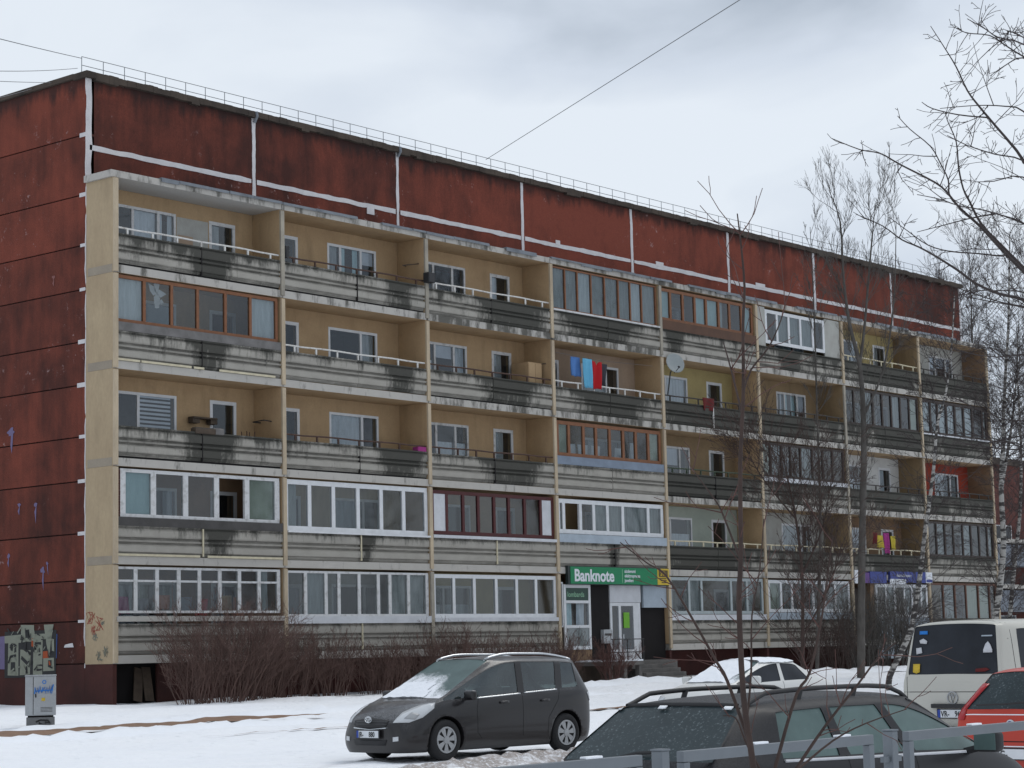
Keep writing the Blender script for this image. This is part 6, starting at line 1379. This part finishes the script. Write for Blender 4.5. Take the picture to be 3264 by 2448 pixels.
# --- trees in front of the right half of the block
def big_tree(paths, rads, bark, twig, label, count, ln, seed, group=None, droop=0.05, lvl=2, kids=(6, 4), lo=.25, r=.014, rmin=.006, spread=.7):
    r_ = random.Random(seed); b0 = Vector(paths[0][0]); b0.z = gh(b0.x, b0.y) - .1; o = tree_root(b0, label, group)
    tb = MB(); cb = MB()
    for k, (pt, (ra, rb)) in enumerate(zip(paths, rads)):
        pt = [Vector(p) for p in pt]
        if k == 0: pt = [b0] + [p for p in pt if p.z > b0.z + .3]
        limb(tb, [p - b0 for p in pt], ra, rb, 8); twiggy(cb, [p - b0 for p in pt], r_, count[k], ln, r, lvl, kids, lo, 1.0, droop, spread, .5, rmin)
    tb.build('trunk', bark, o, smooth=True); cb.build('crown', twig, o); return o
G1 = 'trees in front of the right half of the block'
big_tree([PP0, PP1, [(28.07, -7.98, 9.86), (28.6, -8.6, 11.6), (28.9, -9.0, 14.2), (29.0, -9.2, 17.4)]], [(.15, .012), (.06, .01), (.05, .01)], 'bark_grey', 'bark_grey', 'tall grey poplar with upright branches rising above the roof line', (60, 20, 18), 2.0, 21, G1, .18, 2, (7, 4), .12, .013, .0045, .5)
big_tree([PP3], [(.08, .01)], 'bark_grey', 'bark_grey', 'thinner grey poplar just left of the tall one, close to the block', (54,), 1.7, 23, G1, .16, 2, (6, 4), .08, .011, .0045, .45)
big_tree([PP2, [(16.83, -12.21, 3.81), (17.3, -12.7, 5.2), (17.5, -12.95, 6.6)], [(17.0, -12.0, 1.9), (17.5, -12.6, 3.2), (17.9, -13.0, 4.6)], [(16.56, -12.23, 5.51), (15.9, -11.5, 6.8), (15.5, -11.1, 7.9)]], [(.085, .01), (.035, .007), (.035, .007), (.03, .007)], 'bark_brown', 'bark_brown', 'small dark tree with slanting branches behind the white saloon car', (64, 30, 30, 28), 1.9, 29, G1, .1, 2, (6, 4), .2, .012, .0055)
big_tree([BI0], [(.115, .015)], 'birch_bark', 'bark_dark', 'white birch leaning to the right beside the van', (100,), 2.1, 31, G1, -.04, 2, (6, 4), .2, .012, .0055)
big_tree([BI1, [(33.35, -10.61, 7.3), (33.6, -11.0, 9.4), (33.9, -11.3, 12)]], [(.16, .02), (.08, .02)], 'birch_bark', 'bark_dark', 'birch with patchy black and white trunk at the right end of the block', (130, 60), 2.3, 37, G1, -.02, 2, (7, 4), .2, .013, .005)
big_tree([BI2], [(.12, .02)], 'birch_bark', 'bark_dark', 'slimmer birch at the right edge of the picture behind the van', (100,), 2.1, 41, G1, -.02, 2, (7, 4), .2, .012, .005)
G2 = 'birches beyond the right end of the block'
for k, (x, y, h, lb) in enumerate(((57.5, 4.0, 19, 'faint bare birch nearest the right end of the roof'), (61, 1.5, 21, 'tall faint bare birch just beyond the end of the block'), (64.5, 6.5, 22, 'faint bare birch behind the others beyond the block'), (60.5, -3.5, 20, 'faint bare birch at the right edge of the sky'))):
    b0 = Vector((x, y, gh(x, y))); pt = [b0 + Vector((.15 * math.sin(q * 1.3 + k), .15 * math.cos(q + k), h * q / 8)) for q in range(9)]
    big_tree([pt], [(.15, .02)], 'bark_grey', 'twig_haze', lb, (85,), 2.6, 60 + k, G2, .12, 2, (8, 5), .28, .014, .006, .5)

# --- bushes along the foot of the block
def bush(x, y, h, w, stems, label, seed, mat='hedge_twig', kids=(7, 4), fan=.5, leaf=0, r0=.011):
    r_ = random.Random(seed); b0 = Vector((x, y, gh(x, y) - .06)); o = empty('bush', b0); tag(o, label, 'bush', 'bushes along the foot of the block'); mb = MB()
    for k in range(stems):
        a = r_.uniform(0, 6.283); q = math.sqrt(r_.random()); p = Vector((math.cos(a) * w * .30 * q, math.sin(a) * w * .22 * q, 0)); out = Vector((math.cos(a) * fan * q * 1.1, math.sin(a) * fan * q * .8, 1))
        grow(mb, p, out, h * r_.uniform(.62, 1.05), r0 * r_.choice((.6, .8, 1.0, 1.2, 1.7)), 2, r_, .05, kids, 6, 3, .6, .22, .42, .0036)
    mb.build('twigs', mat, o)
    if leaf:
        lm = MB()
        for k in range(leaf):
            a = r_.uniform(0, 6.283); q = math.sqrt(r_.random()); c = Vector((math.cos(a) * w * .5 * q, math.sin(a) * w * .35 * q, h * r_.uniform(.25, .85))); s1 = rvec(r_).normalized() * .05; s2 = rvec(r_).normalized() * .035
            lm.quad(c, c + s1, c + s1 + s2, c + s2)
        struct(lm.build('leaf_litter', 'leaf_olive', o), 'stuff')
    return o
bush(1.9, -2.6, 2.75, 3.2, 120, 'largest tangled brown bush below the first bay, left of the hedge', 101, fan=.62)
bush(.55, -2.9, 1.9, 1.8, 50, 'smaller brown bush at the dark gap under the corner loggia', 102, fan=.55)
bush(3.7, -1.9, 2.25, 2.6, 80, 'brown bush between the largest bush and the first cross wall', 103)
for k in range(8):
    x = 5.6 + k * 1.85; lb = ['first', 'second', 'third', 'fourth', 'fifth', 'sixth', 'seventh', 'eighth'][k]
    bush(x, -1.25 + .2 * math.sin(k * 2.1), 1.75 + .3 * math.sin(k * 1.7 + 1), 2.4, 75, f'{lb} brown hedge bush, counted from the left cross wall towards the shop', 110 + k, 'hedge_twig', (6, 4), .4)
bush(20.75, -1.75, 1.5, 1.5, 50, 'reddish brown bush right in front of the shop window', 130, 'bark_red_brown')
for k, (x, y, h, w, s, lf, lb) in enumerate(((33.2, -3.2, 2.4, 2.6, 60, 0, 'brown bush behind the white saloon car, leftmost of the right group'), (36.0, -2.8, 3.2, 3.0, 90, 260, 'dense olive brown bush with dead leaves near the birch'), (38.4, -2.6, 3.4, 3.0, 90, 260, 'dense olive brown bush below the blue sign'), (40.4, -3.0, 2.8, 2.6, 70, 120, 'dark bush at the foot of the leaning birch'))):
    bush(x, y, h, w, s, lb, 140 + k, 'bark_grey' if lf else 'bark_brown', (6, 4), .35, lf, .014)

# ------------------------------------------------------------------ block beyond, at the right edge
Fb = empty('apartment_building', (66, 14, 0)); tag(Fb, 'distant red and grey apartment block at the right edge behind the birches', 'building')
boxo('wall', 'far_red', Fb, 0, 40, 0, 12, 0.2, 12.6); boxo('roof', 'cornice_concrete', Fb, -.2, 40.2, -.2, 12.2, 12.6, 13.0)
for f in range(3):
    boxo('loggia_front', 'far_grey', Fb, .3, 30, -1.2, -.02, .6 + f * 2.8, 1.9 + f * 2.8); boxo('loggia_slab', 'slab_whitewash', Fb, .2, 30.1, -1.25, -.02, 2.0 + f * 2.8, 2.25 + f * 2.8)
    for k in range(6):
        w_ = boxo('window', 'frame_white', Fb, 1 + 4.5 * k, 3.2 + 4.5 * k, -.06, -.022, 2.3 + f * 2.8, 3.2 + f * 2.8); boxo('pane', 'frost_dark', w_, 1.1 + 4.5 * k, 3.1 + 4.5 * k, -.07, -.061, 2.36 + f * 2.8, 3.14 + f * 2.8)
